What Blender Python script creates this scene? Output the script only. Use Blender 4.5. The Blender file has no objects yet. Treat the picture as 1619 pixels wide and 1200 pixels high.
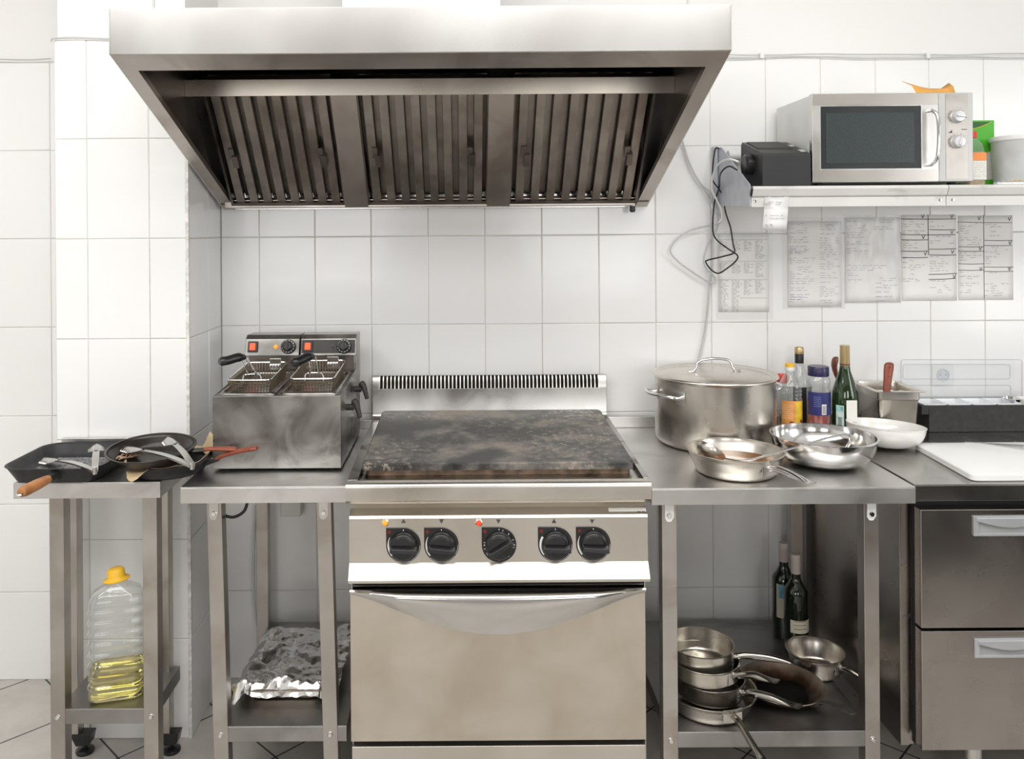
import bpy, bmesh, math, random
from mathutils import Vector, Matrix, Euler, noise
C = bpy.context.scene.collection
PI = math.pi
# ---------------------------------------------------------------- camera model (picture pixels <-> metres)
F, D, HC, U0, V0, ROLL = 1305.0, 2.88, 1.555, 735.0, 366.0, 0.007
cr, sr = math.cos(ROLL), math.sin(ROLL)
def at(px, py, Y):
    u, v = px - U0, py - V0; k = (D + Y) / F
    return Vector(((u*cr - v*sr)*k, Y, HC - (u*sr + v*cr)*k))
def onz(px, py, Z):
    u, v = px - U0, py - V0
    d = (HC - Z)*F/(u*sr + v*cr)
    return Vector(((u*cr - v*sr)*d/F, d - D, Z))
# ---------------------------------------------------------------- mesh builder
class MB:
    def __init__(s, xf=None): s.v = []; s.f = []; s.mi = []; s.xf = xf; s.cur = 0
    def add(s, vs, fs):
        b = len(s.v)
        for p in vs:
            p = Vector(p)
            s.v.append(s.xf @ p if s.xf else p)
        for f in fs: s.f.append([b + i for i in f]); s.mi.append(s.cur)
        return s
    def hexa(s, p):
        return s.add(p, [(0,1,2,3),(7,6,5,4),(0,4,5,1),(1,5,6,2),(2,6,7,3),(3,7,4,0)])
    def box(s, x0, x1, y0, y1, z0, z1):
        return s.hexa([(x0,y0,z0),(x1,y0,z0),(x1,y1,z0),(x0,y1,z0),(x0,y0,z1),(x1,y0,z1),(x1,y1,z1),(x0,y1,z1)])
    def prism(s, poly, ax, a, b):
        n = len(poly)
        def P(q, t):
            if ax == 'x': return (t, q[0], q[1])
            if ax == 'y': return (q[0], t, q[1])
            return (q[0], q[1], t)
        vs = [P(q, a) for q in poly] + [P(q, b) for q in poly]
        fs = [tuple(range(n)), tuple(range(2*n-1, n-1, -1))]
        for i in range(n):
            j = (i+1) % n; fs.append((i, i+n, j+n, j))
        return s.add(vs, fs)
    def tube(s, pts, r, n=8, closed=False, flat=1.0, up=None):
        pts = [Vector(p) for p in pts]; m = len(pts)
        rr = r if isinstance(r, (list, tuple)) else [r]*m
        T = []
        for i in range(m):
            if closed: t = pts[(i+1) % m] - pts[i-1]
            else: t = pts[min(i+1, m-1)] - pts[max(i-1, 0)]
            T.append(t.normalized() if t.length > 1e-9 else Vector((0,0,1)))
        a = Vector(up) if up else (Vector((0,0,1)) if abs(T[0].z) < .9 else Vector((1,0,0)))
        N = (a - T[0]*a.dot(T[0])).normalized()
        vs = []
        for i in range(m):
            N = (N - T[i]*N.dot(T[i])).normalized()
            B = T[i].cross(N)
            for k in range(n):
                th = 2*PI*k/n
                vs.append(pts[i] + B*(math.cos(th)*rr[i]) + N*(math.sin(th)*rr[i]*flat))
        fs = []
        for i in range(m if closed else m-1):
            for k in range(n):
                a0 = i*n+k; a1 = i*n+(k+1) % n; b0 = ((i+1) % m)*n+k; b1 = ((i+1) % m)*n+(k+1) % n
                fs.append((a0, a1, b1, b0))
        if not closed:
            fs.append(tuple(range(n-1, -1, -1))); fs.append(tuple(range((m-1)*n, m*n)))
        return s.add(vs, fs)
    def lathe(s, prof, c=(0,0,0), n=48, a0=0, a1=2*PI, sx=1, sy=1):
        full = abs(a1-a0-2*PI) < 1e-6
        k = n if full else n+1
        vs = []; idx = []
        for r, z in prof:
            if r < 1e-7: idx.append([len(vs)]*k); vs.append((c[0], c[1], c[2]+z))
            else:
                row = []
                for i in range(k):
                    th = a0+(a1-a0)*i/n
                    row.append(len(vs)); vs.append((c[0]+r*sx*math.cos(th), c[1]+r*sy*math.sin(th), c[2]+z))
                idx.append(row)
        fs = []
        for a, b in zip(idx, idx[1:]):
            for i in range(n):
                j = (i+1) % k
                q = [a[i], a[j], b[j], b[i]]; o = []
                for e in q:
                    if e not in o: o.append(e)
                if len(o) > 2: fs.append(tuple(o))
        return s.add(vs, fs)
    def loft(s, secs, cap=True, closed=True):
        n = len(secs[0]); vs = [p for q in secs for p in q]; fs = []
        for i in range(len(secs)-1):
            for k in range(n if closed else n-1):
                a = i*n+k; b = i*n+(k+1) % n
                fs.append((a, b, b+n, a+n))
        if cap and closed:
            fs.append(tuple(range(n-1, -1, -1))); fs.append(tuple(range((len(secs)-1)*n, len(secs)*n)))
        return s.add(vs, fs)
    def grid(s, fn, nu, nv):
        vs = [fn(i/nu, j/nv) for j in range(nv+1) for i in range(nu+1)]
        fs = [(j*(nu+1)+i, j*(nu+1)+i+1, (j+1)*(nu+1)+i+1, (j+1)*(nu+1)+i) for j in range(nv) for i in range(nu)]
        return s.add(vs, fs)
    def ribbon(s, pts, w, y):
        """flat stroke on an x-z sheet facing -y"""
        for (ax, az), (bx, bz) in zip(pts, pts[1:]):
            dx, dz = bx-ax, bz-az; L = math.hypot(dx, dz) or 1e-6
            nx, nz = -dz/L*w/2, dx/L*w/2
            s.add([(ax-nx,y,az-nz),(bx-nx,y,bz-nz),(bx+nx,y,bz+nz),(ax+nx,y,az+nz)], [(0,1,2,3)])
    def build(s, name, mat, parent=None, bevel=0, seg=2, angle=40, smooth=True, label=None, solid=0, subsurf=0, recalc=True):
        me = bpy.data.meshes.new(name)
        off = Vector((0,0,0)); q = parent
        while q is not None: off += q.location; q = q.parent
        me.from_pydata([tuple(p-off) for p in s.v], [], s.f)
        for m in (mat if isinstance(mat, (list, tuple)) else [mat]): me.materials.append(m)
        for p, mi in zip(me.polygons, s.mi): p.material_index = mi
        if recalc:
            bm = bmesh.new(); bm.from_mesh(me); bmesh.ops.recalc_face_normals(bm, faces=bm.faces); bm.to_mesh(me); bm.free()
        if smooth:
            me.polygons.foreach_set('use_smooth', [True]*len(me.polygons))
            me.set_sharp_from_angle(angle=math.radians(angle))
        me.update()
        o = bpy.data.objects.new(name, me); C.objects.link(o)
        if parent: o.parent = parent
        if bevel:
            b = o.modifiers.new('edge', 'BEVEL'); b.width = bevel; b.segments = seg; b.limit_method = 'ANGLE'; b.angle_limit = math.radians(35)
            b.harden_normals = True
        if solid:
            b = o.modifiers.new('thick', 'SOLIDIFY'); b.thickness = solid; b.offset = 0
        if subsurf:
            b = o.modifiers.new('smooth', 'SUBSURF'); b.levels = b.render_levels = subsurf
        if label: o['label'] = label
        return o
def thing(name, label, cat, loc=(0,0,0), group=None):
    o = bpy.data.objects.new(name, None); C.objects.link(o); o.empty_display_size = .05
    o.location = loc; o['label'] = label; o['category'] = cat
    if group: o['group'] = group
    return o
def tag(o, label, cat, group=None, kind=None):
    o['label'] = label; o['category'] = cat
    if group: o['group'] = group
    if kind: o['kind'] = kind
    return o
def struct(o): o['kind'] = 'structure'; return o
def dup(root, loc, rz=0, label=None, tilt=None):
    r = root.copy(); C.objects.link(r); r.location = loc; r.rotation_euler = (tilt[0] if tilt else 0, tilt[1] if tilt else 0, rz)
    if label: r['label'] = label
    for ch in list(root.children):
        c = ch.copy(); C.objects.link(c); c.parent = r
        for g in ch.children:
            d = g.copy(); C.objects.link(d); d.parent = c
    return r
def spline(pts, n=6, closed=False):
    """Catmull-Rom through points"""
    P = [Vector(p) for p in pts]; m = len(P); out = []
    for i in range(m if closed else m-1):
        a = P[i-1] if (closed or i > 0) else P[0]*2-P[1]; b = P[i]; c = P[(i+1) % m]
        d = P[(i+2) % m] if (closed or i+2 < m) else P[m-1]*2-P[m-2]
        for k in range(n):
            t = k/n
            out.append(.5*((2*b)+(c-a)*t+(2*a-5*b+4*c-d)*t*t+(3*b-a-3*c+d)*t**3))
    if not closed: out.append(P[-1])
    return out
def rrect(x0, x1, y0, y1, r, n=5):
    o = []
    for cx, cy, a in ((x1-r,y1-r,0),(x0+r,y1-r,PI/2),(x0+r,y0+r,PI),(x1-r,y0+r,1.5*PI)):
        for k in range(n+1):
            t = a+PI/2*k/n; o.append((cx+r*math.cos(t), cy+r*math.sin(t)))
    return o
# ---------------------------------------------------------------- materials
def newmat(name):
    m = bpy.data.materials.new(name); m.use_nodes = True
    nt = m.node_tree; return m, nt, nt.nodes['Principled BSDF']
def nz(nt, scale, detail=4, rough=.5, stretch=None, coord='Object', dist=0):
    tc = nt.nodes.new('ShaderNodeTexCoord'); mp = nt.nodes.new('ShaderNodeMapping')
    nt.links.new(tc.outputs[coord], mp.inputs['Vector'])
    if stretch: mp.inputs['Scale'].default_value = stretch
    t = nt.nodes.new('ShaderNodeTexNoise'); t.inputs['Scale'].default_value = scale
    t.inputs['Detail'].default_value = detail; t.inputs['Roughness'].default_value = rough
    t.inputs['Distortion'].default_value = dist
    nt.links.new(mp.outputs[0], t.inputs['Vector']); return t
def ramp(nt, src, stops):
    r = nt.nodes.new('ShaderNodeValToRGB'); e = r.color_ramp.elements
    while len(e) < len(stops): e.new(.5)
    for k, (p, c) in enumerate(stops):
        e[k].position = p; e[k].color = (*c, 1) if isinstance(c, tuple) else (c, c, c, 1)
    nt.links.new(src, r.inputs[0]); return r
def bump(nt, src, strength, dist=.001):
    b = nt.nodes.new('ShaderNodeBump'); b.inputs['Strength'].default_value = strength; b.inputs['Distance'].default_value = dist
    nt.links.new(src, b.inputs['Height']); return b
def plain(name, col, rough=.5, metal=0, vary=.06, scale=12, bmp=0, coat=0, **kw):
    m, nt, p = newmat(name)
    t = nz(nt, scale, 5)
    r = ramp(nt, t.outputs['Fac'], [(.3, tuple(max(0, c*(1-vary)) for c in col)), (.7, tuple(min(1, c*(1+vary)) for c in col))])
    nt.links.new(r.outputs[0], p.inputs['Base Color'])
    p.inputs['Roughness'].default_value = rough; p.inputs['Metallic'].default_value = metal
    if coat: p.inputs['Coat Weight'].default_value = coat; p.inputs['Coat Roughness'].default_value = .08
    if bmp:
        t2 = nz(nt, scale*8, 3); nt.links.new(bump(nt, t2.outputs['Fac'], bmp).outputs[0], p.inputs['Normal'])
    for k, v in kw.items(): p.inputs[k].default_value = v
    return m
def steel(name, a, b, r0, r1, brush=(1,1,60), scale=5, stains=.5, bstr=.08, dirt=None, dirtpos=(.55,.75), dirtscale=3):
    """brushed stainless: colour drifts between a and b in soft cloudy stains, fine brushing in the roughness"""
    m, nt, p = newmat(name)
    t = nz(nt, scale, 3, .5, dist=.5)
    c = ramp(nt, t.outputs['Fac'], [(.32, a), (.68, b)])
    col = c.outputs[0]
    if dirt:
        t3 = nz(nt, dirtscale, 4, .55, dist=.8)
        r3 = ramp(nt, t3.outputs['Fac'], [(dirtpos[0], 0.), (dirtpos[1], 1.)])
        mx = nt.nodes.new('ShaderNodeMix'); mx.data_type = 'RGBA'
        nt.links.new(r3.outputs[0], mx.inputs[0]); nt.links.new(col, mx.inputs[6]); mx.inputs[7].default_value = (*dirt, 1)
        col = mx.outputs[2]
    nt.links.new(col, p.inputs['Base Color'])
    t2 = nz(nt, 9, 2, .6, stretch=brush)
    mr = nt.nodes.new('ShaderNodeMapRange'); mr.inputs['To Min'].default_value = r0; mr.inputs['To Max'].default_value = r1
    mr.inputs['From Min'].default_value = .3; mr.inputs['From Max'].default_value = .7
    ad = nt.nodes.new('ShaderNodeMix'); ad.inputs[0].default_value = .06
    nt.links.new(t.outputs['Fac'], ad.inputs[2]); nt.links.new(t2.outputs['Fac'], ad.inputs[3])
    nt.links.new(ad.outputs[0], mr.inputs['Value']); nt.links.new(mr.outputs[0], p.inputs['Roughness'])
    p.inputs['Metallic'].default_value = 1
    return m
def glassy(name, col, rough=.03, ior=1.45):
    m, nt, p = newmat(name)
    p.inputs['Base Color'].default_value = (*col, 1); p.inputs['Roughness'].default_value = rough
    p.inputs['Transmission Weight'].default_value = 1; p.inputs['IOR'].default_value = ior
    return m
def film(name, col, alpha, rough=.1):
    m, nt, p = newmat(name)
    p.inputs['Base Color'].default_value = (*col, 1); p.inputs['Roughness'].default_value = rough; p.inputs['Alpha'].default_value = alpha
    t = nz(nt, 14, 3, .5, dist=1.5); nt.links.new(bump(nt, t.outputs['Fac'], .5, .004).outputs[0], p.inputs['Normal'])
    return m
def lamp(name, col, e):
    m, nt, p = newmat(name); p.inputs['Base Color'].default_value = (*col, 1); p.inputs['Roughness'].default_value = .2
    p.inputs['Emission Color'].default_value = (*col, 1); p.inputs['Emission Strength'].default_value = e
    return m
def clear(name, tint, base=.06, edge=.75, rough=.05):
    # thin clear plastic: see-through head on, glossy towards its edges
    m = bpy.data.materials.new(name); m.use_nodes = True; nt = m.node_tree; nt.nodes.remove(nt.nodes['Principled BSDF'])
    out = nt.nodes['Material Output']; tr = nt.nodes.new('ShaderNodeBsdfTransparent'); tr.inputs[0].default_value = (*tint,1)
    gl = nt.nodes.new('ShaderNodeBsdfPrincipled'); gl.inputs['Base Color'].default_value = (.85,.87,.87,1); gl.inputs['Roughness'].default_value = rough; gl.inputs['Metallic'].default_value = .6
    lw = nt.nodes.new('ShaderNodeLayerWeight'); lw.inputs[0].default_value = .35
    mr = nt.nodes.new('ShaderNodeMapRange'); mr.inputs['To Min'].default_value = base; mr.inputs['To Max'].default_value = edge
    mx = nt.nodes.new('ShaderNodeMixShader'); nt.links.new(lw.outputs['Facing'], mr.inputs['Value']); nt.links.new(mr.outputs[0], mx.inputs[0])
    nt.links.new(tr.outputs[0], mx.inputs[1]); nt.links.new(gl.outputs[0], mx.inputs[2]); nt.links.new(mx.outputs[0], out.inputs[0])
    t = nz(nt, 30, 3); nt.links.new(bump(nt, t.outputs['Fac'], .35, .003).outputs[0], gl.inputs['Normal'])
    return m
H = (60,1,1)      # brushing direction helpers: stretched noise runs perpendicular to the large axis
M = {}
M['steel'] = steel('brushed_steel', (.60,.585,.56), (.70,.69,.67), .24, .40, brush=(2,2,20))
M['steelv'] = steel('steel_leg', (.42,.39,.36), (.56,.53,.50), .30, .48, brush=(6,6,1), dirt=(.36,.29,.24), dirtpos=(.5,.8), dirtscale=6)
M['top'] = steel('worktop_steel', (.64,.63,.61), (.76,.75,.735), .30, .44, brush=(3,3,3), dirt=(.42,.41,.40), dirtpos=(.55,.85), dirtscale=4)
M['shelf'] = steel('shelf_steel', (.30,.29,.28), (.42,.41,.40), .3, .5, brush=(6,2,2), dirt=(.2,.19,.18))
M['range'] = steel('range_steel', (.58,.545,.49), (.68,.645,.595), .26, .36, brush=(2,2,20), scale=4, bstr=.05)
M['door'] = steel('oven_door_steel', (.56,.50,.42), (.66,.61,.54), .30, .42, brush=(3,3,30), scale=6, bstr=.05)
M['hood'] = steel('hood_steel', (.56,.55,.53), (.66,.655,.645), .20, .27, brush=(2,2,30), scale=2.5)
M['hoodrim'] = steel('hood_rim_steel', (.38,.34,.31), (.50,.46,.42), .28, .42, brush=(60,2,2), scale=5, dirt=(.28,.23,.2))
M['grease'] = steel('greasy_steel', (.15,.13,.115), (.25,.22,.195), .28, .5, brush=(40,2,2), scale=9)
M['baffle'] = steel('baffle_steel', (.26,.225,.20), (.40,.36,.325), .3, .45, brush=(40,2,2), scale=10)
M['fryer'] = steel('smudged_steel', (.16,.155,.145), (.50,.485,.46), .2, .42, brush=(4,2,5), scale=4.5, dirt=(.16,.15,.14), dirtpos=(.5,.7), dirtscale=7, bstr=.1)
M['black'] = plain('black_iron', (.016,.016,.018), .5, 0, .5, 40, bmp=.5)
M['ridge'] = plain('worn_iron_ridges', (.24,.24,.245), .38, .3, .8, 120, bmp=.6)
M['fridge'] = steel('fridge_front_steel', (.36,.33,.31), (.46,.43,.40), .22, .30, brush=(2,2,20), scale=4)
M['pot'] = steel('pot_steel', (.58,.545,.49), (.70,.665,.61), .22, .34, brush=(1,1,24), scale=5)
M['bowl'] = steel('polished_steel', (.66,.65,.64), (.76,.75,.74), .09, .16, brush=(1,1,24), scale=5, bstr=.03)
M['panin'] = steel('dark_pan_steel', (.30,.28,.25), (.48,.45,.41), .2, .34, brush=(1,1,24), scale=8)
M['chrome'] = steel('chrome', (.75,.75,.75), (.8,.8,.8), .06, .12, bstr=0)
M['plast'] = plain('black_plastic', (.012,.012,.013), .3, 0, .2, 20)
M['plastm'] = plain('matt_black_plastic', (.03,.029,.028), .55, 0, .25, 60, bmp=.2)
M['rubber'] = plain('rubber', (.01,.01,.01), .6)
M['white'] = plain('white_plastic', (.80,.80,.79), .35, 0, .02)
M['cream'] = plain('white_enamel_shelf', (.72,.72,.70), .35, 0, .06, 9)
M['greyp'] = plain('grey_plastic', (.50,.52,.56), .35, 0, .05)
M['bracket'] = plain('galvanised_bracket', (.55,.57,.62), .4, .3, .1, 20)
M['paper'] = plain('paper', (.88,.87,.85), .8, 0, .03, 6)
M['paperw'] = plain('white_receipt_paper', (.80,.80,.80), .7, 0, .02)
M['ink'] = plain('faint_ink', (.20,.22,.32), .8)
M['inkd'] = plain('dark_marker', (.05,.05,.06), .7)
M['inkb'] = plain('blue_ink', (.07,.10,.34), .7)
M['inkg'] = plain('grey_print', (.17,.17,.17), .7)
M['wood'] = plain('wood_handle', (.40,.165,.055), .45, 0, .35, 25)
M['redwood'] = plain('red_brown_handle', (.24,.05,.022), .35, 0, .25, 20)
M['brownw'] = plain('dark_brown_handle', (.16,.05,.025), .35, 0, .3, 20)
M['parch'] = plain('parchment', (.62,.48,.28), .7, 0, .08, 10)
M['red'] = plain('red_plastic', (.75,.05,.03), .35)
M['yellow'] = plain('yellow_plastic', (.85,.50,.03), .4, 0, .06)
M['navy'] = plain('purple_navy_plastic', (.025,.02,.075), .3)
M['gold'] = plain('gold_cap', (.55,.42,.22), .3, .7, .05)
M['navylab'] = plain('navy_label', (.03,.035,.16), .4, 0, .1)
M['darklab'] = plain('black_label', (.03,.032,.035), .4)
M['whitelab'] = plain('white_label', (.78,.77,.72), .6, 0, .03)
M['creamlab'] = plain('cream_label', (.62,.58,.46), .6, 0, .04)
M['teal'] = plain('teal_label', (.25,.55,.52), .5, 0, .5, 40)
M['porc'] = plain('white_porcelain', (.86,.85,.82), .12, 0, .01, coat=.5)
M['board'] = plain('white_board', (.83,.84,.83), .45, 0, .02, 5)
M['orange'] = plain('orange_paper', (.85,.42,.08), .6, 0, .08)
M['green'] = plain('green_carton', (.09,.50,.03), .45, 0, .1, 6)
M['greend'] = plain('dark_green_print', (.02,.12,.02), .45)
M['glass'] = glassy('clear_glass', (.97,.99,.98))
M['greenglass'] = glassy('green_glass', (.10,.20,.05))
M['darkglass'] = plain('dark_bottle_glass', (.006,.012,.006), .06, 0, .2, coat=.6)
M['pet'] = clear('clear_plastic', (.96,.97,.965))
M['oil'] = glassy('cooking_oil', (.93,.80,.18), .0, 1.47)
M['sleeve'] = clear('plastic_sleeve', (.965,.965,.965), .05, .3, .28)
M['lid'] = film('clear_lid', (.9,.93,.95), .16, .1)
M['hsteel'] = steel('handle_steel', (.36,.34,.31), (.50,.48,.45), .14, .22)
M['shelfp'] = steel('stained_white_enamel', (.62,.61,.59), (.68,.67,.65), .35, .45, dirt=(.38,.37,.35), dirtpos=(.58,.78), dirtscale=9)
M['shelfp'].node_tree.nodes['Principled BSDF'].inputs['Metallic'].default_value = 0
M['tong'] = steel('tongs_steel', (.40,.385,.36), (.60,.585,.56), .16, .28)
M['cable'] = plain('grey_cable', (.55,.55,.55), .45)
M['cablew'] = plain('white_cable', (.80,.80,.80), .4)
M['cableb'] = plain('black_cable', (.012,.012,.012), .4)
M['dark'] = plain('dark_void', (.01,.01,.01), .6)
M['steeld'] = steel('dark_back_steel', (.12,.12,.12), (.2,.2,.2), .25, .4)
# ================================================================ THE SETTING
def tile_mat():
    m, nt, p = newmat('glazed_white_tile')
    t = nz(nt, 1.4, 3); r = ramp(nt, t.outputs['Fac'], [(.3, (.845,.845,.84)), (.7, (.88,.88,.875))])
    nt.links.new(r.outputs[0], p.inputs['Base Color'])
    p.inputs['Roughness'].default_value = .16
    t2 = nz(nt, 7, 2); nt.links.new(bump(nt, t2.outputs['Fac'], .12, .01).outputs[0], p.inputs['Normal'])
    return m
M['tile'] = tile_mat()
def grout_mat():
    m, nt, p = newmat('tile_grout')
    t = nz(nt, 2.2, 6, .7); r = ramp(nt, t.outputs['Fac'], [(.45, (.66,.65,.62)), (.62, (.52,.48,.42)), (.74, (.25,.2,.15))])
    nt.links.new(r.outputs[0], p.inputs['Base Color']); p.inputs['Roughness'].default_value = .9
    return m
M['grout'] = grout_mat()
M['paint'] = plain('wall_paint', (.83,.825,.81), .7, 0, .015, 2)
M['paint2'] = plain('far_wall_paint', (.30,.265,.225), .7, 0, .05, 2)
def floor_mat():
    m, nt, p = newmat('floor_tiles')
    tc = nt.nodes.new('ShaderNodeTexCoord'); mp = nt.nodes.new('ShaderNodeMapping'); mp.inputs['Rotation'].default_value = (0,0,math.radians(45))
    mp.inputs['Location'].default_value = (.10,.05,0)
    nt.links.new(tc.outputs['Object'], mp.inputs[0])
    b = nt.nodes.new('ShaderNodeTexBrick'); b.offset = 0; b.squash = 1
    b.inputs['Scale'].default_value = 1; b.inputs['Brick Width'].default_value = .33; b.inputs['Row Height'].default_value = .33
    b.inputs['Mortar Size'].default_value = .003; b.inputs['Mortar Smooth'].default_value = .1
    b.inputs['Color1'].default_value = b.inputs['Color2'].default_value = (.56,.53,.49,1); b.inputs['Mortar'].default_value = (.03,.028,.026,1)
    nt.links.new(mp.outputs[0], b.inputs['Vector'])
    t = nz(nt, 6, 8, .7); r = ramp(nt, t.outputs['Fac'], [(.3, .82), (.6, 1.0)])
    t4 = nz(nt, 5, 8, .75, dist=.5); r4 = ramp(nt, t4.outputs['Fac'], [(.64, 1.), (.72, .25)])
    mx = nt.nodes.new('ShaderNodeMix'); mx.data_type = 'RGBA'; mx.blend_type = 'MULTIPLY'; mx.inputs[0].default_value = 1
    nt.links.new(b.outputs['Color'], mx.inputs[6]); nt.links.new(r.outputs[0], mx.inputs[7])
    mx2 = nt.nodes.new('ShaderNodeMix'); mx2.data_type = 'RGBA'; mx2.blend_type = 'MULTIPLY'; mx2.inputs[0].default_value = 1
    nt.links.new(mx.outputs[2], mx2.inputs[6]); nt.links.new(r4.outputs[0], mx2.inputs[7])
    nt.links.new(mx2.outputs[2], p.inputs['Base Color']); p.inputs['Roughness'].default_value = .38
    return m
M['floor'] = floor_mat()
XL, XR, YB, ZC = -3.2, 3.3, -5.6, 3.0
struct(MB().box(XL,XR,YB,.1,-.06,0).build('floor', M['floor'], smooth=False))
struct(MB().box(XL,XR,YB,.1,ZC,ZC+.06).build('ceiling', M['paint'], smooth=False))
struct(MB().box(XL-.08,XL,YB,.1,0,ZC).build('wall_left', M['paint'], smooth=False))
struct(MB().box(XR,XR+.1,YB,-3.6,0,ZC).box(XR,XR+.1,-1.4,.1,0,ZC).box(XR,XR+.1,-3.6,-1.4,0,.9).box(XR,XR+.1,-3.6,-1.4,2.4,ZC).build('wall_right', M['paint'], smooth=False))
struct(MB().box(XR+.03,XR+.08,-3.6,-3.55,.9,2.4).box(XR+.03,XR+.08,-1.45,-1.4,.9,2.4).box(XR+.03,XR+.08,-3.55,-1.45,.9,.95).box(XR+.03,XR+.08,-3.55,-1.45,2.35,2.4).build('window_3', M['white']))  # window added in the unseen right wall for side light on the pillar
wb = struct(MB().box(XL,XR,.011,.11,0,ZC).build('wall_back', M['paint'], smooth=False))
zr = [0.0,.306,.613,.921,1.231,1.54,1.848,2.155]
rt = random.Random(4)
G = .0012
def tilepatch(fn, xs, zs, name, parent):
    """glazed tiles: slightly cushioned slabs on a grout bed; fn maps (along, up, out) to world"""
    mb = MB(); e = .0022
    for i in range(len(xs)-1):
        for j in range(len(zs)-1):
            a, b, c, d = xs[i]+G, xs[i+1]-G, zs[j]+G, zs[j+1]-G
            t1, t2 = rt.uniform(-.0007,.0007), rt.uniform(-.0007,.0007)
            o = .008
            mb.add([fn(a,c,0),fn(b,c,0),fn(b,d,0),fn(a,d,0), fn(a,c,o-.0015),fn(b,c,o-.0015),fn(b,d,o-.0015),fn(a,d,o-.0015),
                    fn(a+e,c+e,o-t1-t2),fn(b-e,c+e,o+t1-t2),fn(b-e,d-e,o+t1+t2),fn(a+e,d-e,o-t1+t2)],
                   [(0,1,5,4),(1,2,6,5),(2,3,7,6),(3,0,4,7),(4,5,9,8),(5,6,10,9),(6,7,11,10),(7,4,8,11),(8,9,10,11)])
    mb.cur = 1
    a, b, c, d = xs[0], xs[-1], zs[0], zs[-1]
    mb.add([fn(a,c,-.001),fn(b,c,-.001),fn(b,d,-.001),fn(a,d,-.001), fn(a,c,.0055),fn(b,c,.0055),fn(b,d,.0055),fn(a,d,.0055)],
           [(0,1,2,3),(4,5,6,7),(0,1,5,4),(1,2,6,5),(2,3,7,6),(3,0,4,7)])
    return mb.build(name, [M['tile'], M['grout']], parent, smooth=False)
xs = [-.852,-.719,-.524,-.328,-.129,.069,.268,.467,.665,.859,1.054,1.246,1.438,1.625,1.815,2.01,2.205,2.4,2.6,2.8,3.0,3.2,3.3]
tilepatch(lambda a,c,o: (a, .010-o, c), xs, zr, 'wall_tiles', wb)
xs = [-3.2]+[-1.446-.2*k for k in range(8,0,-1)]+[-1.446,-1.262]
tilepatch(lambda a,c,o: (a, .010-o, c), xs, zr, 'wall_tiles', wb)
PX0, PX1, PY = -1.262, -.852, -.338
pl = struct(MB().box(PX0+.008,PX1-.008,PY+.008,.011,0,ZC).build('wall_pillar', M['paint'], smooth=False))
tilepatch(lambda a,c,o: (a, PY+.008-o, c), [PX0,-1.163,-.972,PX1], zr, 'pillar_tiles', pl)
tilepatch(lambda a,c,o: (PX1-.008+o, a, c), [PY+.002,-.141,.002], zr, 'pillar_tiles', pl)
tilepatch(lambda a,c,o: (PX0+.008-o, a, c), [PY+.002,-.14,.002], zr, 'pillar_tiles', pl)
# chipped corner bead on the pillar edge
struct(MB().box(PX1-.009,PX1+.0015,PY-.0015,PY+.009,.0,2.155).build('trim_1', plain('corner_bead', (.70,.69,.66), .5, 0, .25, 60), bevel=.002))
# room behind the camera: opposite wall with two daylight windows
WZ0, WZ1 = 1.0, 2.3
wins = [(-2.3,-.7),(.6,2.0)]
mb = MB(); edges = [XL, wins[0][0], wins[0][1], wins[1][0], wins[1][1], XR]
for i in range(5):
    if i % 2 == 0: mb.box(edges[i],edges[i+1],YB-.1,YB,0,ZC)
    else: mb.box(edges[i],edges[i+1],YB-.1,YB,0,WZ0).box(edges[i],edges[i+1],YB-.1,YB,WZ1,ZC)
struct(mb.build('wall_front', M['paint2'], smooth=False))
for k, (a, b) in enumerate(wins):
    mb = MB(); w = .05
    mb.box(a,a+w,YB-.08,YB-.02,WZ0,WZ1).box(b-w,b,YB-.08,YB-.02,WZ0,WZ1).box(a+w,b-w,YB-.08,YB-.02,WZ0,WZ0+w).box(a+w,b-w,YB-.08,YB-.02,WZ1-w,WZ1).box((a+b)/2-w/2,(a+b)/2+w/2,YB-.08,YB-.02,WZ0+w,WZ1-w)
    struct(mb.build('window_%d' % (k+1), M['white']))
def area(name, loc, size, power, rot, col=(1,1,1)):
    l = bpy.data.lights.new(name, 'AREA'); l.shape = 'RECTANGLE'; l.size, l.size_y = size; l.energy = power; l.color = col
    o = bpy.data.objects.new(name, l); C.objects.link(o); o.location = loc; o.rotation_euler = rot; return o
LP = dict(A=39, B=46, W=25)
area('ceiling_lamp_light', (-.35,-1.9,2.93), (4.0,.4), LP['A'], (math.radians(12),0,0), (1,.985,.96))
area('ceiling_lamp_light', (-.2,-2.7,2.93), (4.2,.5), LP['B'], (math.radians(20),0,0), (1,.985,.96))
for a, b in wins:
    area('window_daylight', ((a+b)/2,YB+.03,(WZ0+WZ1)/2), (b-a-.1,WZ1-WZ0-.1), LP['W'], (math.radians(90),0,0), (1,.985,.96))
area('window_daylight', (XR+.02,-2.5,1.65), (2.0,1.3), 36, (0,math.radians(90),0), (1,.98,.95))  # added fill at the side window, brightens the pillar's side face
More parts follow.
